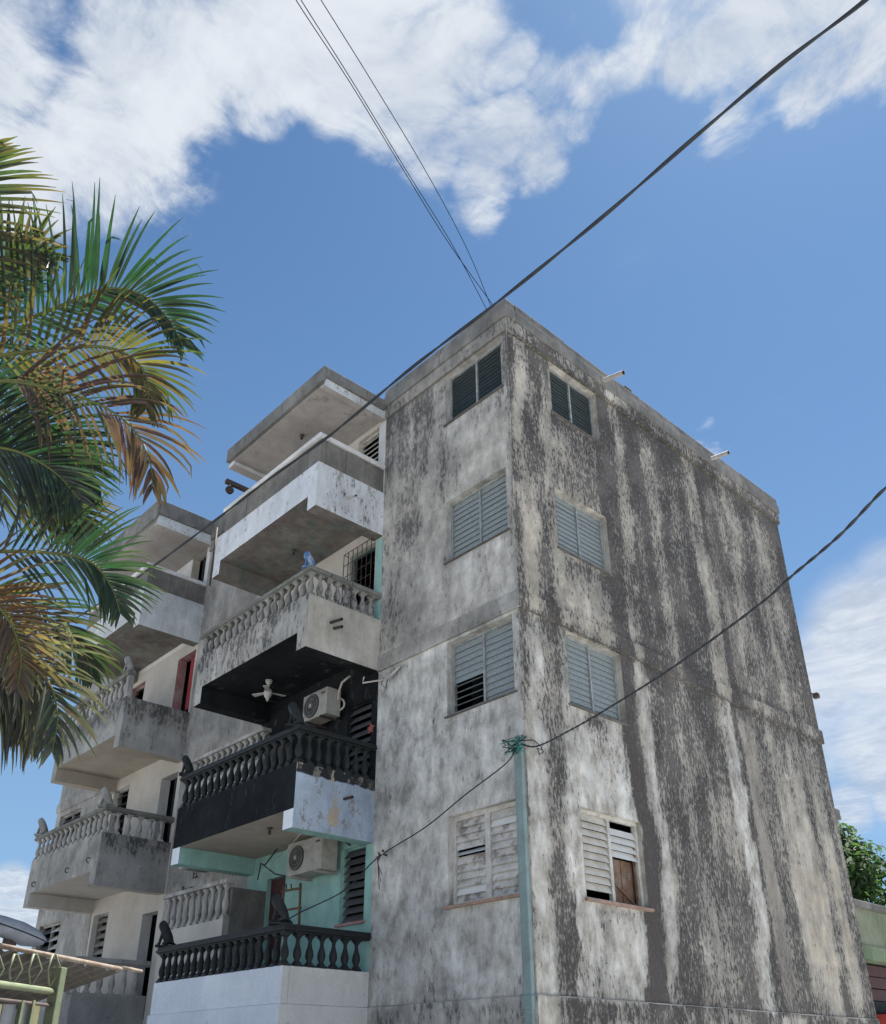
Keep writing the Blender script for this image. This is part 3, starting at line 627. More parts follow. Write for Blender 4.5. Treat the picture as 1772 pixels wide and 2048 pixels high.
me_=baluster_mesh(.5,balus_m)
for k in range(13): inst('baluster',me_,(XB0+.05+k*.255,-1.44,8.8),BL3)
q=MB(); q.box((XB0-.08,-1.53,9.3),(XB1-.02,-1.35,9.40),rail_m); q.box((XB1-.14,-1.5,8.8),(XB1,-1.38,9.3),balus_m); q.build('handrail',BL3,.006)
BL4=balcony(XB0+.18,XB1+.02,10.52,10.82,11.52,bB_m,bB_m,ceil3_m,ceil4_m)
blocks(BL4,XB0+.25,XB1,11.522,12.02)
canopy(XB0-.02,XB1+.1,13.1,13.8,13.42)
# far block beyond column B
FB=[(-16.8,-15.45,a,b) for a,b in ((3.4,4.9),(6.3,7.72),(9.1,10.3),(11.9,12.95))]
facade('wall',T,XL,XB0-.02,0,13.3,FB,wallB_m,B,lambda u,z:(.15,0,0),step=.3)
for i,a in enumerate(FB): window(T,'T',*a,2,7,B,slatk_m if i else slatc_m,wallB_m,None,tilt=R(48),inset=.1,sill=False,matf=(lambda p,j: slatk_m if p==0 else slatc_m) if i==0 else None)
c=MB(); c.box((XL-.03,-.04,7.85),(XB0-.03,0,8.1),wallB_m); c.build('string_course',B,.01)
# ------------------------------------------------------------------ small fixed pieces of the building
def stub(p,q,r,mat,name='drain_pipe',parent=B):
    m_=MB(); p=Vector(p); q=Vector(q); m_.tube([p,q],r,mat,10,False); m_.tube([q,p],r*.72,dark_m,10,False)
    return m_.build(name,parent)
stub((XA1-.1,-.84,10.80),on(712,991,1,-.84),.022,pvc_m); stub((XA1-.1,-1.05,8.22),on(684,1238,1,-1.02),.026,rust_m); stub((XA1-.1,-.98,8.14),on(684,1253,1,-.95),.026,rust_m); stub((XA1-.1,-.6,5.33),on(705,1594,1,-.6),.022,rust_m)
stub((-.05,2.62,13.42),on(1247,745,1,2.62),.045,pvc_m); stub((-.05,6.36,13.45),on(1457,905,1,6.36),.045,pvc_m)
for p in ((70,1770),(137,1742),(180,1722)):
    q=on(*p,1,-1.5); m_=MB(); m_.tube([q+Vector((0,.03,.05)),q+Vector((0,-.05,.06)),q+Vector((.01,-.08,.02)),q+Vector((.0,-.06,-.03)),q+Vector((0,-.02,-.04))],.012,rust_m,6); m_.build('hook',B)
# conduit up the corner
m_=MB(); m_.box((-.16,-.075,0),(-.02,-.005,5.5),pipe_m); m_.box((-.172,-.088,2.24),(-.008,-.003,2.4),pipe_m); m_.build('conduit',B,.01)
# painted words on the stair wall: brush strokes
def strokes(lines,u0,z0,s,parent):
    m_=MB()
    def seg(p,q):
        a=Vector((p[0],0,p[1])); b_=Vector((q[0],0,q[1])); t=(b_-a); n=Vector((-t.z,0,t.x)).normalized()*.014 if t.length>0 else Vector((0,0,.01)); t=t.normalized()*.008
        P=[a-n-t,b_-n+t,b_+n+t,a+n-t]; m_.poly([(v.x,-.006,v.z) for v in P],ink_m)
    font={'Y':[[(0,1),(.3,.5),(.6,1)],[(.3,.5),(.2,0)]],'O':[[(.3,1),(.05,.6),(.1,.1),(.4,0),(.6,.4),(.5,.9),(.3,1)]],'S':[[(.55,.9),(.2,1),(.05,.7),(.5,.4),(.4,0),(.05,.1)]],
     'V':[[(0,1),(.3,0),(.6,1)]],'A':[[(0,0),(.3,1),(.6,0)],[(.1,.4),(.5,.4)]],'N':[[(0,0),(.05,1),(.5,0),(.6,1)]],'I':[[(.2,1),(.2,0)]],'E':[[(.5,1),(.1,.95),(.05,0),(.5,.05)],[(.08,.5),(.42,.52)]],'L':[[(.1,1),(.05,0),(.55,.05)]],
     'P':[[(.1,0),(.1,1),(.5,.85),(.45,.55),(.1,.5)]],'r':[[(.1,0),(.1,.6)],[(.1,.4),(.3,.6),(.45,.55)]],'i':[[(.2,0),(.2,.55)],[(.2,.75),(.2,.8)]],'m':[[(0,0),(0,.6)],[(0,.5),(.2,.6),(.28,0)],[(.28,.5),(.5,.6),(.58,0)]],'o':[[(.2,.6),(0,.3),(.2,0),(.42,.3),(.2,.6)]],' ':[]}
    for li,(tx,ox) in enumerate(lines):
        for ci,ch in enumerate(tx):
            for pl in font[ch]:
                pp=[(u0+ox+(ci*.8+x)*s*.95,z0-li*s*1.75+y*s) for x,y in pl]
                for a,b_ in zip(pp[:-1],pp[1:]): seg(a,b_)
    return m_.build('painted_lettering',parent)
strokes([('YOSVANI',0.),('EL',.5),('Primo',.1)],-9.45,5.27,.15,B)
# gas pipe / downpipe at the left end of the upper balcony
m_=MB(); m_.tube([(-6.82,-1.5,10.2),(-6.82,-1.5,11.55)],.02,rust_m,8); m_.build('downpipe',B)
# star stuck on the black wall
m_=MB(); cs=on(742,1457,1,-.12); pts=[]
for k in range(10):
    a=math.pi/2+k*math.pi/5; r=.1 if k%2==0 else .045; pts.append((cs.x+r*math.cos(a),cs.z+r*math.sin(a)))
m_.poly([(x,-.13,z) for x,z in pts],star_m); m_.poly([(x,-.115,z) for x,z in reversed(pts)],star_m)
tag(m_.build('star_ornament'),'small red star hanging by the louvres of the black balcony','ornament')
# ------------------------------------------------------------------ wires on the building, conduits
def wire(name,pts,r,mat,label,cat='cable',group=None,twist=0,seg=8,sub=14,parent=None,sag=0):
    pts=[Vector(p) for p in pts]; P=[]
    n=len(pts)
    for i in range(n-1):
        p0=pts[max(i-1,0)];p1=pts[i];p2=pts[i+1];p3=pts[min(i+2,n-1)]
        for k in range(sub):
            t=k/sub; P.append(.5*((2*p1)+(-p0+p2)*t+(2*p0-5*p1+4*p2-p3)*t*t+(-p0+3*p1-3*p2+p3)*t**3))
    P.append(pts[-1]); m_=MB()
    if twist:
        L=0; A=[];Bq=[]; 
        dense=[]
        for a,b_ in zip(P[:-1],P[1:]):
            k=max(1,int((b_-a).length/.06)); dense+=[a.lerp(b_,j/k) for j in range(k)]
        dense.append(P[-1]); P=dense
        for i,p in enumerate(P):
            if i: L+=(p-P[i-1]).length
            t=(P[min(i+1,len(P)-1)]-P[max(i-1,0)]).normalized(); u=t.cross(Vector((0,0,1))).normalized(); v=t.cross(u)
            a=2*math.pi*L/twist; o=(u*math.cos(a)+v*math.sin(a))*r*.6; A.append(p+o); Bq.append(p-o)
        m_.tube(A,r,mat,6); m_.tube(Bq,r,mat,6)
    else: m_.tube(P,r,mat,seg)
    o=m_.build(name,parent)
    if label: tag(o,label,cat,group)
    return o
# fat twisted line crossing the picture, in a vertical plane along the street
cpts=[(1800,-70),(1730,0),(1560,130),(1400,265),(1200,440),(988,610),(830,730),(700,838),(640,885),(530,963),(430,1040),(290,1145),(190,1212),(110,1265),(0,1345),(-200,1490)]
wire('power_cable',[on(x,y,1,-5.0)+Vector((0,0,random.uniform(-.008,.008))) for x,y in cpts],.0092,cable_m,'thick black twisted power cable crossing the whole facade in front of the roof corner','cable',twist=1.3)
# service drop from the right to the corner and on to the lower wall
a0=Vector((.03,-.12,5.5)); e0=far(1900,870,6.5); nn=(e0-a0).cross(Vector((0,0,1))).normalized()
sp_=[(1900,865),(1772,975),(1680,1070),(1580,1155),(1530,1200),(1430,1275),(1330,1345),(1230,1408),(1150,1455),(1075,1492)]
wire('power_cable',[onv(x,y,a0,nn) for x,y in sp_]+[a0],.0085,cable_m,'black twisted service cable running from the right edge down to the corner conduit','cable',twist=.3)
ip=Vector((-3.0,-.1,4.47))
wire('power_cable',[a0+Vector((-.08,-.03,-.05)),on(1012,1527,1,-.25),on(930,1590,1,-.2),on(850,1655,1,-.18),ip,on(690,1780,1,-.5),on(600,1825,1,-.9),on(560,1850,1,-1.2)],.009,cable_m,'thin dark cable sloping from the corner conduit down to the mint balcony','cable',sub=8)
tg=MB()
for k in range(9):
    c_=Vector((-.09,-.06,5.5)); pts=[c_+Vector((random.uniform(-.22,.2),random.uniform(-.12,.0),random.uniform(-.12,.14))) for _ in range(4)]
    tg.tube([pts[0],pts[1],pts[2],pts[3]],.007,rope_m if k%2 else cable_m,5)
tg.tube([(-.17,-.08,5.42),(-.02,-.09,5.45),(-.02,-.02,5.42),(-.17,-.02,5.4),(-.18,-.08,5.48),(-.01,-.085,5.5)],.014,rope_m,6)
tg.tube([c_ for c_ in (Vector((.02,-.1,5.55)),Vector((.05,.1,5.6)),Vector((.05,.25,5.55)),Vector((.05,.3,5.47)),Vector((.05,.22,5.42)),Vector((.05,.18,5.5)),Vector((.05,.26,5.5)))],.008,cable_m,5)
tag(tg.build('wire_tangle'),'tangle of green cord and cut wire ends tied to the top of the corner conduit','wires')
# insulator racks on the front wall
def rack(p,label,dr):
    m_=MB(); p=Vector(p); m_.tube([p,p+Vector((0,-.12,.02))],.014,rust_m,6); m_.tube([p+Vector((-.12,-.1,-.01)),p+Vector((.06,-.12,.05))],.016,ins_m if dr else rust_m,8)
    for k in (0,1): m_.lathe([(.012,-.04),(.028,-.03),(.018,0),(.028,.03),(.012,.04)],ins_m,p+Vector((-.08+.1*k,-.12,.02+.02*k)),10)
    for k in range(3):
        m_.tube([p+Vector((-.04*k,-.1,.02)),p+Vector((-.05,-.14,-.12+.03*k)),p+Vector((.0-.03*k,-.08,-.3-.1*k))],.006,cable_m,5)
    tag(m_.build('insulator_rack'),label,'insulator')
rack((-2.9,0,4.5),'rusty insulator rack with hanging wire ends beside the mint balcony',0)
m_=MB(); q0=on(800,1332,1,-.05); q1=on(775,1358,1,-.08); q2=on(725,1366,1,-.35); q3=on(728,1354,1,-.38)
m_.tube([q0,q1],.022,ins_m,8); m_.tube([q1,q2,q3],.014,pvc_m,7); m_.tube([q1,on(772,1377,1,-.1),on(762,1368,1,-.1),on(768,1355,1,-.1)],.007,cable_m,5)
tag(m_.build('service_bracket'),'white cable bracket under the string course beside the black balcony','bracket')
rw=MB()
rw.tube([on(700,1352,1,-.1),on(684,1365,1,-.15),on(677,1385,1,-.2),on(676,1400,1,-.2)],.02,pvc_m,7)
lp=[on(675+14*math.cos(a),1408+13*math.sin(a),1,-.12) for a in np.linspace(-2.2,3.6,12)]
rw.tube(lp,.018,pvc_m,7); rw.build('refrigerant_pipe',B)
rw=MB(); rw.tube([on(560,1690,1,-.1),on(530,1730,1,-.4),on(522,1727,1,-.4),on(515,1760,1,-.4)],.012,cable_m,6)
rw.tube([on(523,1727,1,-.4),on(550,1748,1,-.3),on(578,1753,1,-.3)],.012,cable_m,6); rw.tube([on(640,1715,1,-.1),on(665,1685,1,-.1),on(685,1680,1,-.1),on(700,1690,1,-.1)],.018,cable_m,6)
rw.tube([on(600,1668,1,-1.2),on(560,1718,1,-.8),on(522,1750,1,-.5)],.004,ins_m,5); rw.build('conduit',B)
# ------------------------------------------------------------------ air conditioners
def aircon(x0,x1,y0,y1,z0,z1,fx,fr,label,brk=False):
    o=empty('air_conditioner',(x0,y1,z0),label,'air conditioner','outdoor air conditioning units on the balconies')
    def mk_(mb,name,bv=0):
        ob=mb.build(name,o,bv); ob.location=(-x0,-y1,-z0); return ob
    m_=MB(); m_.box((x0,y0,z0),(x1,y1,z1),ac_m); mk_(m_,'casing',.012)
    cx=fx; cz=(z0+z1)/2; m_=MB(); m_.lathe([(fr,y0-.004),(fr,y0-.02),(fr*.97,y0-.024),(fr*.2,y0-.026),(fr*.2,y0-.004)],grill_m,(cx,0,cz),28,'y')
    mk_(m_,'fan_grille')
    m_=MB()
    for k in range(7):
        r=fr*(.28+.1*k); m_.tube([(cx+r*math.cos(a),y0-.03,cz+r*math.sin(a)) for a in np.linspace(0,2*math.pi,25)],.003,ac_m if k%3==0 else slatk_m,4)
    m_.lathe([(fr*.18,y0-.028),(fr*.18,y0-.036)],ac_m,(cx,0,cz),14,'y'); mk_(m_,'guard_ring')
    m_=MB(); m_.box((x1-.16,y0-.006,z1-.1),(x1-.05,y0-.001,z1-.07),grill_m); mk_(m_,'badge')
    m_=MB()
    for x in (x0+.12,x1-.15): m_.box((x,y0-.02,z0-.035),(x+.035,0,z0-.002),rust_m if not brk else ac_m); 
    mk_(m_,'bracket')
    return o
aircon(-4.83,-4.12,-.42,-.12,7.03,7.52,-4.56,.215,'white outdoor unit with round fan grille on the black painted balcony wall')
o=aircon(-4.98,-4.02,-.42,-.1,4.42,4.95,-4.7,.2,'dusty outdoor unit with dark fan face on the mint green balcony wall',True)
# ------------------------------------------------------------------ ceiling fan, bulbs
def child(mb,name,par,bv=0):
    ob=mb.build(name,par,bv); ob.matrix_parent_inverse=Matrix.Translation(-par.location); return ob
fx_,fy_=-5.5,-.75
fo=empty('ceiling_fan',(fx_,fy_,7.96),'small white ceiling fan hanging under the black soffit','ceiling fan')
m_=MB(); m_.lathe([(.07,7.96),(.05,7.9),(.02,7.88),(.02,7.8),(.06,7.78),(.08,7.72),(.07,7.66),(.03,7.6),(.02,7.56)],ins_m,(fx_,fy_,0),14); child(m_,'motor',fo)
for k in range(3):
    a=R(-40+120*k); m_=MB(); u=Vector((math.cos(a),math.sin(a),0)); v=Vector((-u.y,u.x,.15))*.05; c_=Vector((fx_,fy_,7.72))
    m_.hexa([c_+u*.08-v*.5,c_+u*.33-v,c_+u*.33+v,c_+u*.08+v*.5]+[p+Vector((0,0,.01)) for p in (c_+u*.08-v*.5,c_+u*.33-v,c_+u*.33+v,c_+u*.08+v*.5)],ins_m); child(m_,'blade',fo)
def lampholder(p,label,down=.12):
    m_=MB(); m_.lathe([(.045,0),(.045,-.02),(.02,-.03),(.02,-.05),(.03,-.07),(.026,-.1),(.01,-down)],rust_m,p,10); tag(m_.build('lamp_holder'),label,'lamp holder')
lampholder(tuple(on(604,870,2,13.07)),'small dark lamp holder in the middle of the top roof soffit',.05)
lampholder(tuple(on(588,1100,2,10.63)),'round lamp rose on the mouldy soffit above the blue statue',.06)
lampholder(tuple(on(540,1655,2,5.03)),'bare lamp holder on the beige soffit over the mint balcony')
lampholder(tuple(on(242,1484,2,7.98)),'bare lamp holder on the beige soffit of the left balcony column')
# ------------------------------------------------------------------ lion statues on the rails
def lion(scale,mat,loc,rz,label):
    sk=[(0,0,.07,.11),(0,.04,.15,.11),(0,.09,.24,.105),(0,.12,.32,.10),(0,.15,.38,.09),(0,.23,.365,.045)]
    V=[s_[:3] for s_ in sk]; Rr=[s_[3] for s_ in sk]; E=[(i,i+1) for i in range(5)]
    for sx in (-1,1):
        b0=len(V); V+=[(sx*.045,.14,.2),(sx*.05,.17,.1),(sx*.05,.18,.02),(sx*.05,.22,.012)]; Rr+=[.035,.026,.024,.022]; E+=[(2,b0),(b0,b0+1),(b0+1,b0+2),(b0+2,b0+3)]
        b0=len(V); V+=[(sx*.08,.02,.07),(sx*.085,.08,.025),(sx*.085,.13,.015)]; Rr+=[.055,.035,.022]; E+=[(0,b0),(b0,b0+1),(b0+1,b0+2)]
        b0=len(V); V+=[(sx*.045,.14,.45)]; Rr+=[.018]; E+=[(4,b0)]
    b0=len(V); V+=[(.0,-.08,.03),(.05,-.13,.02),(.1,-.1,.02)]; Rr+=[.022,.018,.016]; E+=[(0,b0),(b0,b0+1),(b0+1,b0+2)]
    me=bpy.data.meshes.new('lion'); me.from_pydata([(x*scale,y*scale,z*scale) for x,y,z in V],E,[]); tmp=bpy.data.objects.new('t',me); COL.objects.link(tmp)
    md=tmp.modifiers.new('s','SKIN'); sv=me.skin_vertices[0].data
    for i,r in enumerate(Rr): sv[i].radius=(r*scale,r*scale); sv[i].use_root=(i==0)
    ss_=tmp.modifiers.new('d','SUBSURF'); ss_.levels=2
    dg=bpy.context.evaluated_depsgraph_get(); m2=bpy.data.meshes.new_from_object(tmp.evaluated_get(dg)); bpy.data.objects.remove(tmp)
    m2.materials.clear(); m2.materials.append(mat); m2.polygons.foreach_set('use_smooth',[True]*len(m2.polygons))
    root=bpy.data.objects.new('lion_statue',None); root.location=loc; root.rotation_euler=(0,0,rz); link(root); tag(root,label,'statue','small lion statues on the balustrade rails')
    b=bpy.data.objects.new('body',m2); link(b,root); b.location=(0,0,.03*scale/.8)
    q=MB(); q.box((-.11*scale,-.14*scale,0),(.11*scale,.25*scale,.035*scale),mat); q.build('base',root,.006); return root
lion(.68,bluest_m,(XA1-.12,-1.4,9.13),R(150),'small blue painted lion on the corner of the grey balustrade')
lion(.85,blackc_m,(XA1-.16,-1.4,6.33),R(150),'black lion statue on the corner rail below the fan grille unit')
lion(.85,blackc_m,(XA1-.16,-1.42,3.42),R(150),'black lion statue on the corner rail in front of the wooden frame')
lion(.85,blackc_m,(-6.78,-1.42,3.42),R(150),'black lion statue at the left end of the lowest black rail')
lion(.75,blackc_m,(-6.8,-1.42,6.33),R(150),'black lump of a lion at the left end of the upper black rail')
lion(.85,stat_m,(XB1-.2,-1.4,6.44),R(150),'pale grey lion on the corner of the left hand balustrade')
lion(.85,stat_m,(XB0-.05,-1.4,6.44),R(150),'grey lion at the far left end of the lower left balustrade')
lion(.8,stat_m,(XB1-.15,-1.42,9.4),R(150),'dark stained lion on the pillar of the left column third storey balcony')
# ------------------------------------------------------------------ wooden frame on the mint balcony
wf=empty('wooden_frame',(-5.05,-.3,2.9),'brown wooden drying frame leaning on the mint wall behind the black rail','wooden frame')
for nm,a,b_ in (('post',(562,1850),(568,1772)),('post',(598,1850),(601,1766)),('rail',(563,1783),(602,1776)),('rail',(562,1822),(602,1815))):
    m_=MB(); m_.tube([on(*a,1,-.3),on(*b_,1,-.3)],.022,wood_m,4); child(m_,nm,wf)
for x in (573,583): m_=MB(); m_.tube([on(x,1778,1,-.3),on(x-1,1768,1,-.3)],.012,rust_m,5); child(m_,'peg',wf)
# ------------------------------------------------------------------ roof odds and ends
hb=empty('hoist_beam',(-8.4,0,13.82),'rusty hoist beam with a pulley wheel sticking out from the stair roof','hoist')
p_a=on(498,990,0,-8.4); p_b=on(452,962,0,-8.4); t_=(p_b-p_a).normalized()
m_=MB(); m_.box((-8.45,p_b.y,p_b.z-.05),(-8.35,1.2,p_b.z+.05),rust_m); child(m_,'beam',hb)
m_=MB(); m_.lathe([(.1,-.03),(.1,-.015),(.07,0),(.1,.015),(.1,.03)],rust_m,(-8.4,p_b.y+.12,p_b.z-.2),18,'x'); child(m_,'pulley',hb)
m_=MB(); m_.tube([(-8.4,p_b.y+.12,p_b.z-.04),(-8.4,p_b.y+.12,p_b.z-.2)],.018,ins_m,6); child(m_,'shackle',hb)
m_=MB(); q=Vector((-.02,3.52,13.68)); m_.box(q-Vector((.08,.1,.0)),q+Vector((.06,.1,.09)),rust_m); m_.box(q-Vector((.05,.06,-.09)),q+Vector((.03,.06,.13)),rust_m); tag(m_.build('roof_box',None,.01),'small dark metal box sitting on the gable parapet between the two drain pipes','box')
wl=empty('wall_lamp',(-.3,YD+.02,8.72),'small floodlight on a thin arm past the far gable edge','lamp')
m_=MB(); a_=on(1618,1384,1,YD+.05); b_=on(1632,1391,1,YD+.15); m_.tube([Vector((a_.x-.15,YD,a_.z+.02)),a_,b_],.014,rust_m,6); child(m_,'arm',wl)
m_=MB(); m_.box(b_-Vector((.06,.06,.06)),b_+Vector((.06,.06,.05)),rust_m); child(m_,'lamp_head',wl,.015)
m_=MB(); b_=on(1674,1629,1,YD+.12); m_.box((b_.x-.3,YD,b_.z-.1),(b_.x+.03,YD+.2,b_.z+.1),concd_m); m_.build('ledge',B)
# thin wires to the roof corner
en=Vector((-.25,.1,13.7))
for (px,lab) in ((592,'leftmost of the three thin wires reaching the roof corner from above'),(600,'middle of the three thin wires reaching the roof corner from above'),(642,'rightmost of the three thin wires reaching the roof corner from above')):
    tgt=far(px-70 if px<630 else px-75,-120,13); mid=far({592:808,600:815,642:853}[px],{592:342,600:345,642:345}[px],15.5)
    st=far(px,0,13.2)
    e2=en+Vector((random.uniform(-.2,.1),0,0)); P=[]
    P=[tgt,st,mid,e2]
    # keep the wire in one vertical plane through its two ends
    n_=(e2-tgt).cross(Vector((0,0,1))).normalized()
    mids=[onv(*xy,tgt,n_) for xy in {592:[(592,0),(700,165),(808,342),(900,490)],600:[(602,0),(708,168),(815,345),(906,492)],642:[(642,0),(745,165),(853,345),(935,500)]}[px]]
    wire('overhead_wire',[tgt]+mids+[e2],.0062,wirem_m,lab,'wire','three thin wires running up from the roof corner',sub=6,seg=6)
# ------------------------------------------------------------------ house on the right, beyond the gable
H=empty('green_house',(-1,11.4,0),'low faded green house with dark shutters behind the gable end','house')
hgm=plaster('faded_green_wall',a=(.19,.22,.155),bc=(.25,.28,.205),dirt=.05,ztop=4.9,zband=.35,zk=.45,k1=1.1); hg2=plaster('faded_green_lintel',a=(.14,.19,.12),bc=(.19,.24,.16),dirt=.0,k1=.8)
m_=MB(); m_.box((-7,10.8,3.95),(-1,20,4.72),hgm); child(m_,'wall',H)
m_=MB(); m_.box((-7,10.8,3.66),(-.94,20,3.948),hg2); child(m_,'lintel',H); m_=MB(); m_.box((-7,10.7,4.723),(-.85,20.1,4.85),conc_m); child(m_,'roof_slab',H,.01)
m_=MB(); m_.box((-7,10.8,0),(-1.35,20,3.658),dark_m); child(m_,'wall',H)
for k in range(12):
    m_=MB(); m_.box((-1.3,11,.75+k*.24),(-1.2-.02*(k%2),19,.97+k*.24),door_m if k%4 else dark_m); child(m_,'board',H)
m_=MB(); m_.box((-1.2,11.7,0),(-.9,19,2.62),red_m); child(m_,'red_wall',H)
# ------------------------------------------------------------------ tree behind the house
leaf_m=None
def leafmat(name,c1,c2,trans=.3):
    mt,t,b,o=mk(name); at=t.new('ShaderNodeAttribute',attribute_name='tint'); P=t.new('ShaderNodeNewGeometry').outputs['Position']
    col=t.mix(1.,at.outputs[0],t.lin(t.noise(P,9,4,.6),.3,.7,.72,1.25),'MULTIPLY')
    t.put(b.inputs['Base Color'],col); b.inputs['Roughness'].default_value=.38; b.inputs['Specular IOR Level'].default_value=.5
    tr=t.new('ShaderNodeBsdfTranslucent'); t.put(tr.inputs[0],t.mix(1.,col,(1.7,1.9,.95),'MULTIPLY')); mx=t.new('ShaderNodeMixShader'); mx.inputs[0].default_value=trans
    t.l.new(b.outputs[0],mx.inputs[1]); t.l.new(tr.outputs[0],mx.inputs[2]); t.l.new(mx.outputs[0],o.inputs[0]); return mt
leaf_m=leafmat('leaf',None,None); tleaf_m=leafmat('broad_leaf',None,None,.35); tleaf_m.node_tree.nodes['Principled BSDF'].inputs['Roughness'].default_value=.75; tleaf_m.node_tree.nodes['Principled BSDF'].inputs['Specular IOR Level'].default_value=.2
bark_m=plain('bark',(.12,.10,.08),.9,.3,9)
def tree(base,h,rad,n,label,seed):
    rnd=random.Random(seed); t_=empty('broadleaf_tree',base,label,'tree','trees behind the green house')
    b=Vector(base); m_=MB(); top=b+Vector((.2,.1,h*.62)); m_.tube([b,b+Vector((.05,.05,h*.3)),top],.2,bark_m,10,rs=[.26,.2,.12])
    cl=[]
    for k in range(16):
        a=rnd.uniform(0,6.28); e=rnd.uniform(-.2,1.2); r=rad*rnd.uniform(.5,.95); c_=b+Vector((math.cos(a)*math.cos(e)*r,math.sin(a)*math.cos(e)*r,h*.7+math.sin(e)*rad*.75)); cl.append((c_,rad*rnd.uniform(.28,.5)))
        m_.tube([top-Vector((0,0,h*.15*rnd.random())),top.lerp(c_,.5)+Vector((0,0,-.1)),c_],.05,bark_m,6,rs=[.08,.05,.015])
    child(m_,'trunk',t_)
    c=MB(); cols=[]
    for i in range(n):
        cc,cr=rnd.choice(cl); v=Vector((rnd.gauss(0,1),rnd.gauss(0,1),rnd.gauss(0,1))).normalized()*cr*rnd.uniform(.6,1.05); p=cc+v
        nrm=(v.normalized()+Vector((rnd.gauss(0,.5),rnd.gauss(0,.5),rnd.gauss(.4,.5)))).normalized(); u=nrm.orthogonal().normalized(); u.rotate(Matrix.Rotation(rnd.uniform(0,6.28),3,nrm)); w_=nrm.cross(u); L=rnd.uniform(.09,.16)
        c.poly([p-u*L,p-w_*L*.45,p+u*L,p+w_*L*.45],tleaf_m); g_=rnd.uniform(.6,1.4); cols+=[(.028*g_,.055*g_,.022*g_,1)]*4
    c.cols=('tint',cols); child(c,'crown',t_)
tree((-5.5,17.5,0),7.7,2.9,9000,'tall dense green tree rising above the green house',3)
tree((-11,20.5,0),7.4,2.6,5000,'smaller tree peeping out just beside the gable edge',8)
# ------------------------------------------------------------------ palm at the left
PALM=empty('areca_palm',(0,0,0),'palm with long arching green and browning fronds at the left edge of the picture','palm tree')
pc=far(-170,930,6.0); PALM.location=(pc.x,pc.y,0)
tr=MB(); 
for k in range(5):
    dx=random.uniform(-.35,.1); dy=random.uniform(-.3,.3); tr.tube([(pc.x+dx*1.5-.2,pc.y+dy,0),(pc.x+dx-.1,pc.y+dy*.8,pc.z*.5),(pc.x+dx*.4-.15,pc.y+dy*.4,pc.z-.3)],.05,bark_m,8,rs=[.07,.055,.045]); child(tr,'trunk',PALM); tr=MB()
GR=(.011,.030,.018); DG=(.006,.017,.014); YG=(.034,.046,.017); OR=(.10,.060,.021); BRN=(.060,.037,.030); PUR=(.045,.034,.036); PALE=(.10,.095,.072)
def lerp3(a,b,t): return tuple(a[i]*(1-t)+b[i]*t for i in range(3))
REST=MB(); RC=[]
def leaflet(mb,cols,p,d,up,L,wd,droop,c0,c1,n=6):
    """folded blade: two strips meeting at a midrib, drooping with gravity"""
    d=d.normalized(); P=[]; q=p.copy(); dd=d.copy(); kk=random.random(); kp=random.uniform(.4,.8)*n
    for i in range(n+1):
        P.append(q.copy())
        if kk<.16 and kp<=i<kp+1: dd=(dd+Vector((random.uniform(-.4,.4),random.uniform(-.4,.4),-1.1))).normalized()
        dd=(dd+Vector((0,0,-droop*(.25+i*.32)/n))).normalized(); q=q+dd*(L/n)
    base=len(mb.v); mi=mb.m(leaf_m)
    for i,q in enumerate(P):
        t=i/n; w_=wd*min(1,.35+t*3.5)*(1-t**2.2)+.0012
        tg_=(P[min(i+1,n)]-P[max(i-1,0)]).normalized(); s_=tg_.cross(up).normalized(); nn_=s_.cross(tg_)
        mb.v+=[tuple(q+s_*w_+nn_*w_*.35),tuple(q),tuple(q-s_*w_+nn_*w_*.35)]; cc=lerp3(c0,c1,max(0,t*1.3-.15)); cols+=[(*cc,1)]*3
    for i in range(n):
        a=base+i*3
        for k in (0,1): mb.f.append((a+k,a+k+1,a+k+4,a+k+3)); mb.mi.append(mi); mb.smooth.append(True)
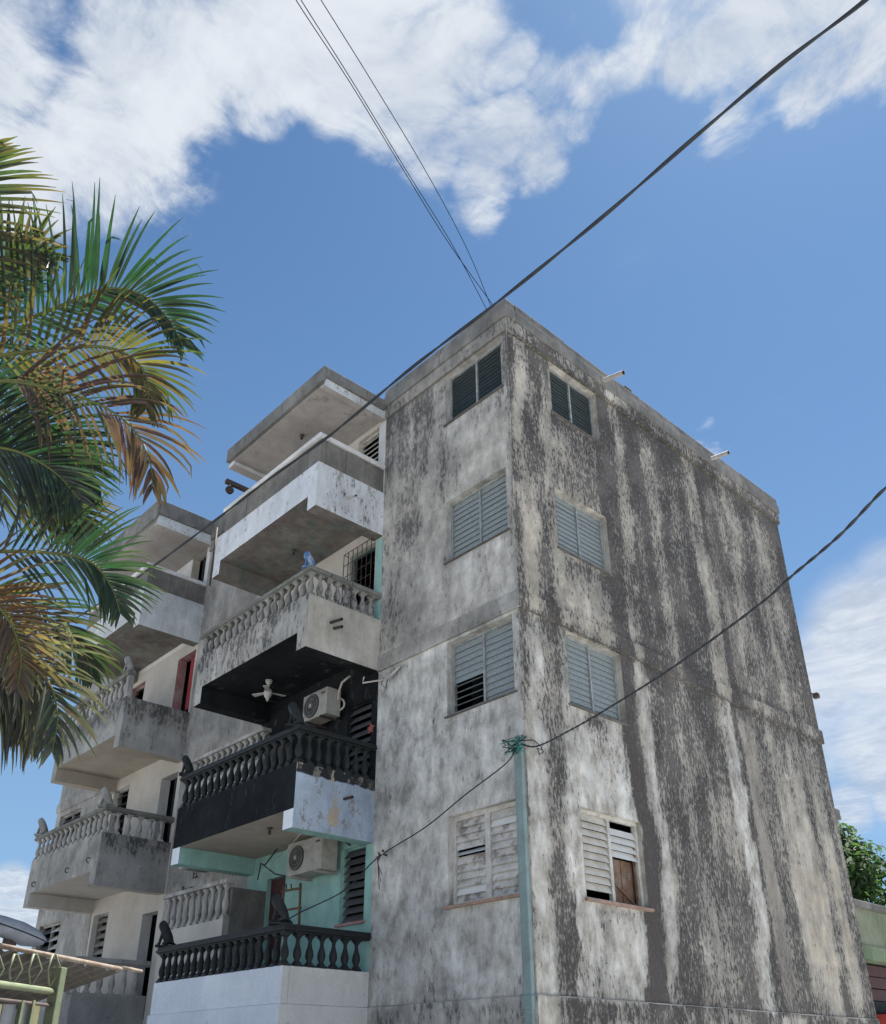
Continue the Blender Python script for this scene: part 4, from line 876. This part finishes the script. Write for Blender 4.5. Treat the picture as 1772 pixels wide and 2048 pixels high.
def frond(pts,d0,d1,n,LA,LB,ca,cb,tipc,indiv=False,angA=60,angB=60,droop=.5,wd=.013,splay=.35,seed=1,start=.12,dA=None,rag=0.):
    rnd=random.Random(seed); N=len(pts); W3=[far(x,y,d0+(d1-d0)*i/(N-1)) for i,(x,y) in enumerate(pts)]
    W3=[pc+Vector((0,0,-.2))]+W3 if pts[0][0]>-60 else W3; N=len(W3)
    C_=[]
    for i in range(N-1):
        p0=W3[max(i-1,0)];p1=W3[i];p2=W3[i+1];p3=W3[min(i+2,N-1)]
        for k in range(10):
            t=k/10; C_.append(.5*((2*p1)+(-p0+p2)*t+(2*p0-5*p1+4*p2-p3)*t*t+(-p0+3*p1-3*p2+p3)*t**3))
    C_.append(W3[-1]); m_=MB(); m_.tube(C_,.01,stem_m,6,rs=[.013*(1-.85*i/(len(C_)-1))+.001 for i in range(len(C_))])
    fo_=child(m_,'frond',PALM)
    for k in range(n):
        t=start+(1-start)*(k+.5)/n; x=t*(len(C_)-1); i=int(x); p=C_[i].lerp(C_[min(i+1,len(C_)-1)],x-i); T_=(C_[min(i+2,len(C_)-1)]-C_[max(i-2,0)]).normalized()
        V=(p-CP).normalized(); up=T_.cross(V).normalized()   # left-hand side of the rib as seen from the street
        if up.dot(BU)<0 and False: up=-up
        prof_=(.55+.45*math.sin(math.pi*min(1,(t+.12)*1.0)**.8))*(1-.55*max(0,t-.75)/.25)
        for sgn,L,ang in ((1,LA,angA),(-1,LB,angB)):
            if L<=0 or rnd.random()<rag: continue
            a=R(ang*(1-.55*t)+rnd.uniform(-5,5)); dr=T_*math.cos(a)+up*sgn*math.sin(a)+V*rnd.uniform(-splay,splay*.6)
            c0=lerp3(ca,cb,rnd.random()**1.5*.9); c0=tuple(v*rnd.uniform(.75,1.25) for v in c0); c1=lerp3(c0,tipc,rnd.uniform(.1,.85))
            wd_=wd*(.80 if indiv else .78); LL=L*prof_*rnd.uniform(.88,1.08); dp=droop*rnd.uniform(.6,1.3)
            if indiv:
                q=MB(); cc=[]; leaflet(q,cc,p,dr,V+BU*.3,LL,wd_*rnd.uniform(.85,1.1),dp,c0,c1); q.cols=('tint',cc)
                ob=q.build('leaflet',fo_)
            else: leaflet(REST,RC,p,dr,V+BU*.3,LL,wd_*rnd.uniform(.85,1.1),dp,c0,c1)
stem_m=plain('frond_rib',(.10,.11,.035),.6,.2)
frond([(-160,700),(-60,672),(60,636),(150,600),(220,577),(285,590),(335,635),(365,690)],6.1,5.6,48,.66,.40,GR,DG,GR,True,droop=.55,angA=78,angB=45,seed=2,start=.2)
frond([(-140,735),(0,711),(140,695),(225,697),(278,729),(297,778),(292,818)],6.0,5.4,44,.56,.44,YG,OR,YG,True,droop=.6,angA=72,angB=62,seed=3,start=.16)
frond([(-140,770),(0,762),(60,768),(130,785),(210,815),(270,862),(300,925),(305,975)],5.9,5.2,38,.66,.50,BRN,PUR,OR,True,droop=.9,angA=50,angB=60,seed=4,splay=.55,start=.2,rag=.15)
frond([(-150,1115),(0,1103),(120,1108),(183,1125),(222,1172),(240,1225)],5.8,5.3,36,.52,.42,GR,DG,YG,False,droop=.5,angA=72,angB=55,seed=5,start=.2)
frond([(-190,700),(-120,540),(-70,430),(-40,350),(-25,290)],6.0,5.7,34,.3,.56,GR,YG,OR,droop=.35,angA=60,angB=80,seed=6,start=.15)
frond([(-170,680),(-100,600),(-40,545),(20,510),(70,500),(110,520)],6.2,5.9,34,.42,.32,YG,GR,BRN,droop=.45,angA=75,angB=60,seed=7,start=.2)
frond([(-150,790),(-60,800),(30,830),(100,870),(150,920),(175,975)],6.2,5.8,46,.60,.50,DG,GR,GR,droop=.45,angA=62,angB=60,seed=8)
frond([(-150,880),(-40,890),(40,905),(110,945),(160,1000)],5.9,5.5,46,.60,.52,DG,GR,YG,droop=.45,angA=55,angB=65,seed=9)
frond([(-150,960),(-40,950),(40,955),(100,980),(150,1030),(170,1070)],6.3,5.9,44,.52,.52,DG,YG,OR,droop=.5,angA=60,angB=60,seed=10)
frond([(-150,1160),(-60,1165),(-10,1205),(28,1260),(42,1320),(35,1370)],5.6,5.2,36,.46,.34,OR,BRN,PALE,droop=.5,angA=75,angB=60,seed=12)
frond([(-150,1240),(-40,1262),(40,1300),(95,1360),(115,1430),(105,1500)],5.7,5.3,38,.50,.50,DG,PALE,PALE,droop=.7,angA=62,angB=60,seed=13,splay=.5)
frond([(-150,1290),(-60,1310),(10,1340),(50,1390),(65,1450)],5.9,5.6,34,.50,.50,PUR,DG,PUR,droop=.8,angA=45,angB=55,seed=14,splay=.5)
frond([(-140,820),(-60,700),(-20,620),(20,560),(45,520)],6.6,6.3,30,.40,.40,DG,DG,GR,droop=.3,angA=45,angB=60,seed=16)
frond([(-140,760),(-40,740),(30,735),(80,760),(110,800)],6.6,6.3,30,.36,.36,DG,GR,OR,droop=.5,seed=18)
frond([(-140,1180),(-20,1190),(60,1215),(130,1260),(170,1310),(185,1350)],6.0,5.7,34,.46,.42,GR,BRN,YG,droop=.6,angA=45,angB=55,seed=21,rag=.1)
frond([(-140,1350),(-60,1370),(0,1400),(50,1440),(75,1480)],6.0,5.8,34,.42,.46,DG,PUR,PALE,droop=.9,seed=38,splay=.5)
REST.cols=('tint',RC); rr=child(REST,'leaflets',PALM); rr['kind']='stuff'
# ------------------------------------------------------------------ carport, gate and street lamp at the lower left
pp=far(118,1985,6.0); nv=(far(0,1978,5.55)-pp).cross(Vector((0,0,1))).normalized()
rustp_m=plain('rusty_painted_pipe',(.14,.115,.09),.8,.3,14,c2=(.10,.055,.035),amt=.7)
CPt=empty('carport',(pp.x,pp.y,0),'rusty tin carport roof on a green iron frame with diamond scrolls at lower left','carport')
post=[onv(120,1935,pp,nv)]; zt_=post[0].z; px_,py_=post[0].x,post[0].y
tdir=(onv(0,1978,pp,nv)-pp); tdir.z=0; tdir.normalize()
def vbox(p,q,wd,dp,mat,mb):
    t=(q-p).normalized(); s_=Vector((-tdir.y,tdir.x,0)); u=t.cross(s_).normalized(); s_=s_*dp; u=u*wd
    mb.hexa([p-u-s_,q-u-s_,q+u-s_,p+u-s_,p-u+s_,q-u+s_,q+u+s_,p+u+s_],mat)
m_=MB(); vbox(Vector((px_,py_,0)),Vector((px_,py_,zt_)),.03,.03,green_m,m_); child(m_,'post',CPt,.004)
for yy,r in ((1978,.018),(2006,.01)):
    a_=onv(105,yy+5,pp,nv); m_=MB(); m_.tube([a_,a_+tdir*2.5+Vector((0,0,0))],r,green_m if yy<2000 else rust_m,8); child(m_,'beam',CPt)
for k,cx in enumerate((-5,32,71,109)):
    m_=MB(); P=[onv(cx+a,b,pp,nv) for a,b in ((-3,1908),(-14,1938),(-11,1972))]; m_.tube(P,.007,green_m,6); P=[onv(cx+a,b,pp,nv) for a,b in ((2,1908),(12,1938),(-9,1972))]; m_.tube(P,.007,green_m,6); child(m_,'scroll',CPt)
r0=far(-80,1876,5.3); r1=far(242,1938,6.9); bk=Vector((-7,.8,-.25))
m_=MB(); m_.tube([r0,r1],.014,rustp_m,8); child(m_,'edge_pipe',CPt)
m_=MB(); m_.tube([r1+Vector((0,0,.01)),r1.lerp(r0,-.18)+Vector((0,0,.01))],.012,rustp_m,8); child(m_,'downpipe',CPt)
tin_m=plain('rusted_tin',(.05,.047,.04),.7,.35,9,c2=(.09,.07,.055),amt=.8)
m_=MB(); nseg=36
for k in range(nseg):
    a=r0.lerp(r1,k/nseg); b_=r0.lerp(r1,(k+1)/nseg); za=.012*math.sin(k*2.1); zb_=.012*math.sin((k+1)*2.1)
    A_=a+Vector((0,0,za-.02)); B_=b_+Vector((0,0,zb_-.02)); m_.hexa([A_,B_,B_+bk,A_+bk,A_+Vector((0,0,.006)),B_+Vector((0,0,.006)),B_+bk+Vector((0,0,.006)),A_+bk+Vector((0,0,.006))],tin_m)
child(m_,'roof_sheet',CPt)
m_=MB(); q0=r0+bk; q1=r1+bk; m_.hexa([Vector((q0.x,q0.y,0)),Vector((q1.x,q1.y,0)),Vector((q1.x-.1,q1.y,0)),Vector((q0.x-.1,q0.y,0)),q0,q1,q1-Vector((.1,0,0)),q0-Vector((.1,0,0))],dark_m); child(m_,'dark_backing',CPt)  # added dark sheet standing for the shade inside the carport
# gate panels beneath
GT=empty('metal_gate',(pp.x,pp.y,0),'pale yellow sheet gate with green bars under the carport at lower left','gate')
yel_m=plain('yellowed_sheet',(.36,.33,.17),.7,.2,6,c2=(.2,.2,.2),amt=.4); gre_m=plain('grey_sheet',(.17,.18,.19),.6,.2,6)
s_=nv*.02 if nv.dot(CP-pp)<0 else -nv*.02
for (x0,x1,mt) in ((-60,-2,gre_m),(0,12,yel_m),(14,40,gre_m),(48,64,gre_m),(68,88,yel_m)):
    a_=onv(x0,2008,pp,nv)+s_; b_=onv(x1,2008,pp,nv)+s_; m_=MB(); th_=s_*.5
    m_.hexa([Vector((a_.x,a_.y,.1)),Vector((b_.x,b_.y,.1)),Vector((b_.x,b_.y,.1))+th_,Vector((a_.x,a_.y,.1))+th_,a_,b_,b_+th_,a_+th_],mt); child(m_,'panel',GT)
for x in (44,66):
    a_=onv(x,2000,pp,nv); m_=MB(); vbox(Vector((a_.x,a_.y,.05)),a_,.011,.012,green_m,m_); child(m_,'bar',GT)
# street lamp
c0=far(-40,1835,11.5); c1=far(92,1884,11.5); ax=(c1-c0).normalized(); L_=(c1-c0).length
SL=empty('street_lamp',(c0.x-1.6,c0.y-.3,0),'grey cobra head street lamp poking over the carport roof','street lamp')
gl_m=plain('lamp_housing',(.25,.27,.30),.45,.15,8); 
up_=Vector((0,0,1)); up_=(up_-ax*up_.dot(ax)).normalized(); sd_=ax.cross(up_)
def shell(prof,zs,mat,c,mb,seg=16,sq=1.):
    o=len(mb.v)
    for t,rw_,rh in prof:
        for k in range(seg):
            a=math.pi*k/(seg-1)*zs; mb.v.append(tuple(c+ax*(t*L_)+sd_*rw_*math.cos(a)+up_*rh*math.sin(a)))
    for i in range(len(prof)-1):
        for k in range(seg-1): a=o+i*seg+k; mb.f.append((a,a+1,a+seg+1,a+seg)); mb.mi.append(mb.m(mat)); mb.smooth.append(True)
    for i in (0,len(prof)-1): mb.f.append(tuple(o+i*seg+k for k in range(seg))); mb.mi.append(mb.m(mat)); mb.smooth.append(False)
m_=MB(); shell([(-.2,.05,.05),(0,.1,.07),(.3,.17,.10),(.6,.19,.11),(.85,.15,.085),(.97,.08,.04),(1.,.02,.01)],1,gl_m,c0,m_); child(m_,'lamp_top',SL)
m_=MB(); shell([(-.2,.045,.05),(0,.09,.07),(.25,.13,.12),(.36,.15,.15),(.38,.165,.10),(.7,.175,.11),(.9,.13,.07),(.98,.05,.02)],-1,gl_m,c0-up_*.012,m_); child(m_,'lamp_bowl',SL)
m_=MB(); m_.lathe([(.06,-.2),(.075,-.16),(.07,-.1),(.045,-.04)],rust_m,c0+ax*L_*.48,12); child(m_,'photocell',SL)
m_=MB(); m_.tube([c0-ax*.1,c0-ax*.9-Vector((0,0,.1)),Vector((c0.x-1.6,c0.y-.3,c0.z-.5)),Vector((c0.x-1.6,c0.y-.3,0))],.05,conc_m,10,rs=[.03,.03,.06,.09]); child(m_,'pole',SL)
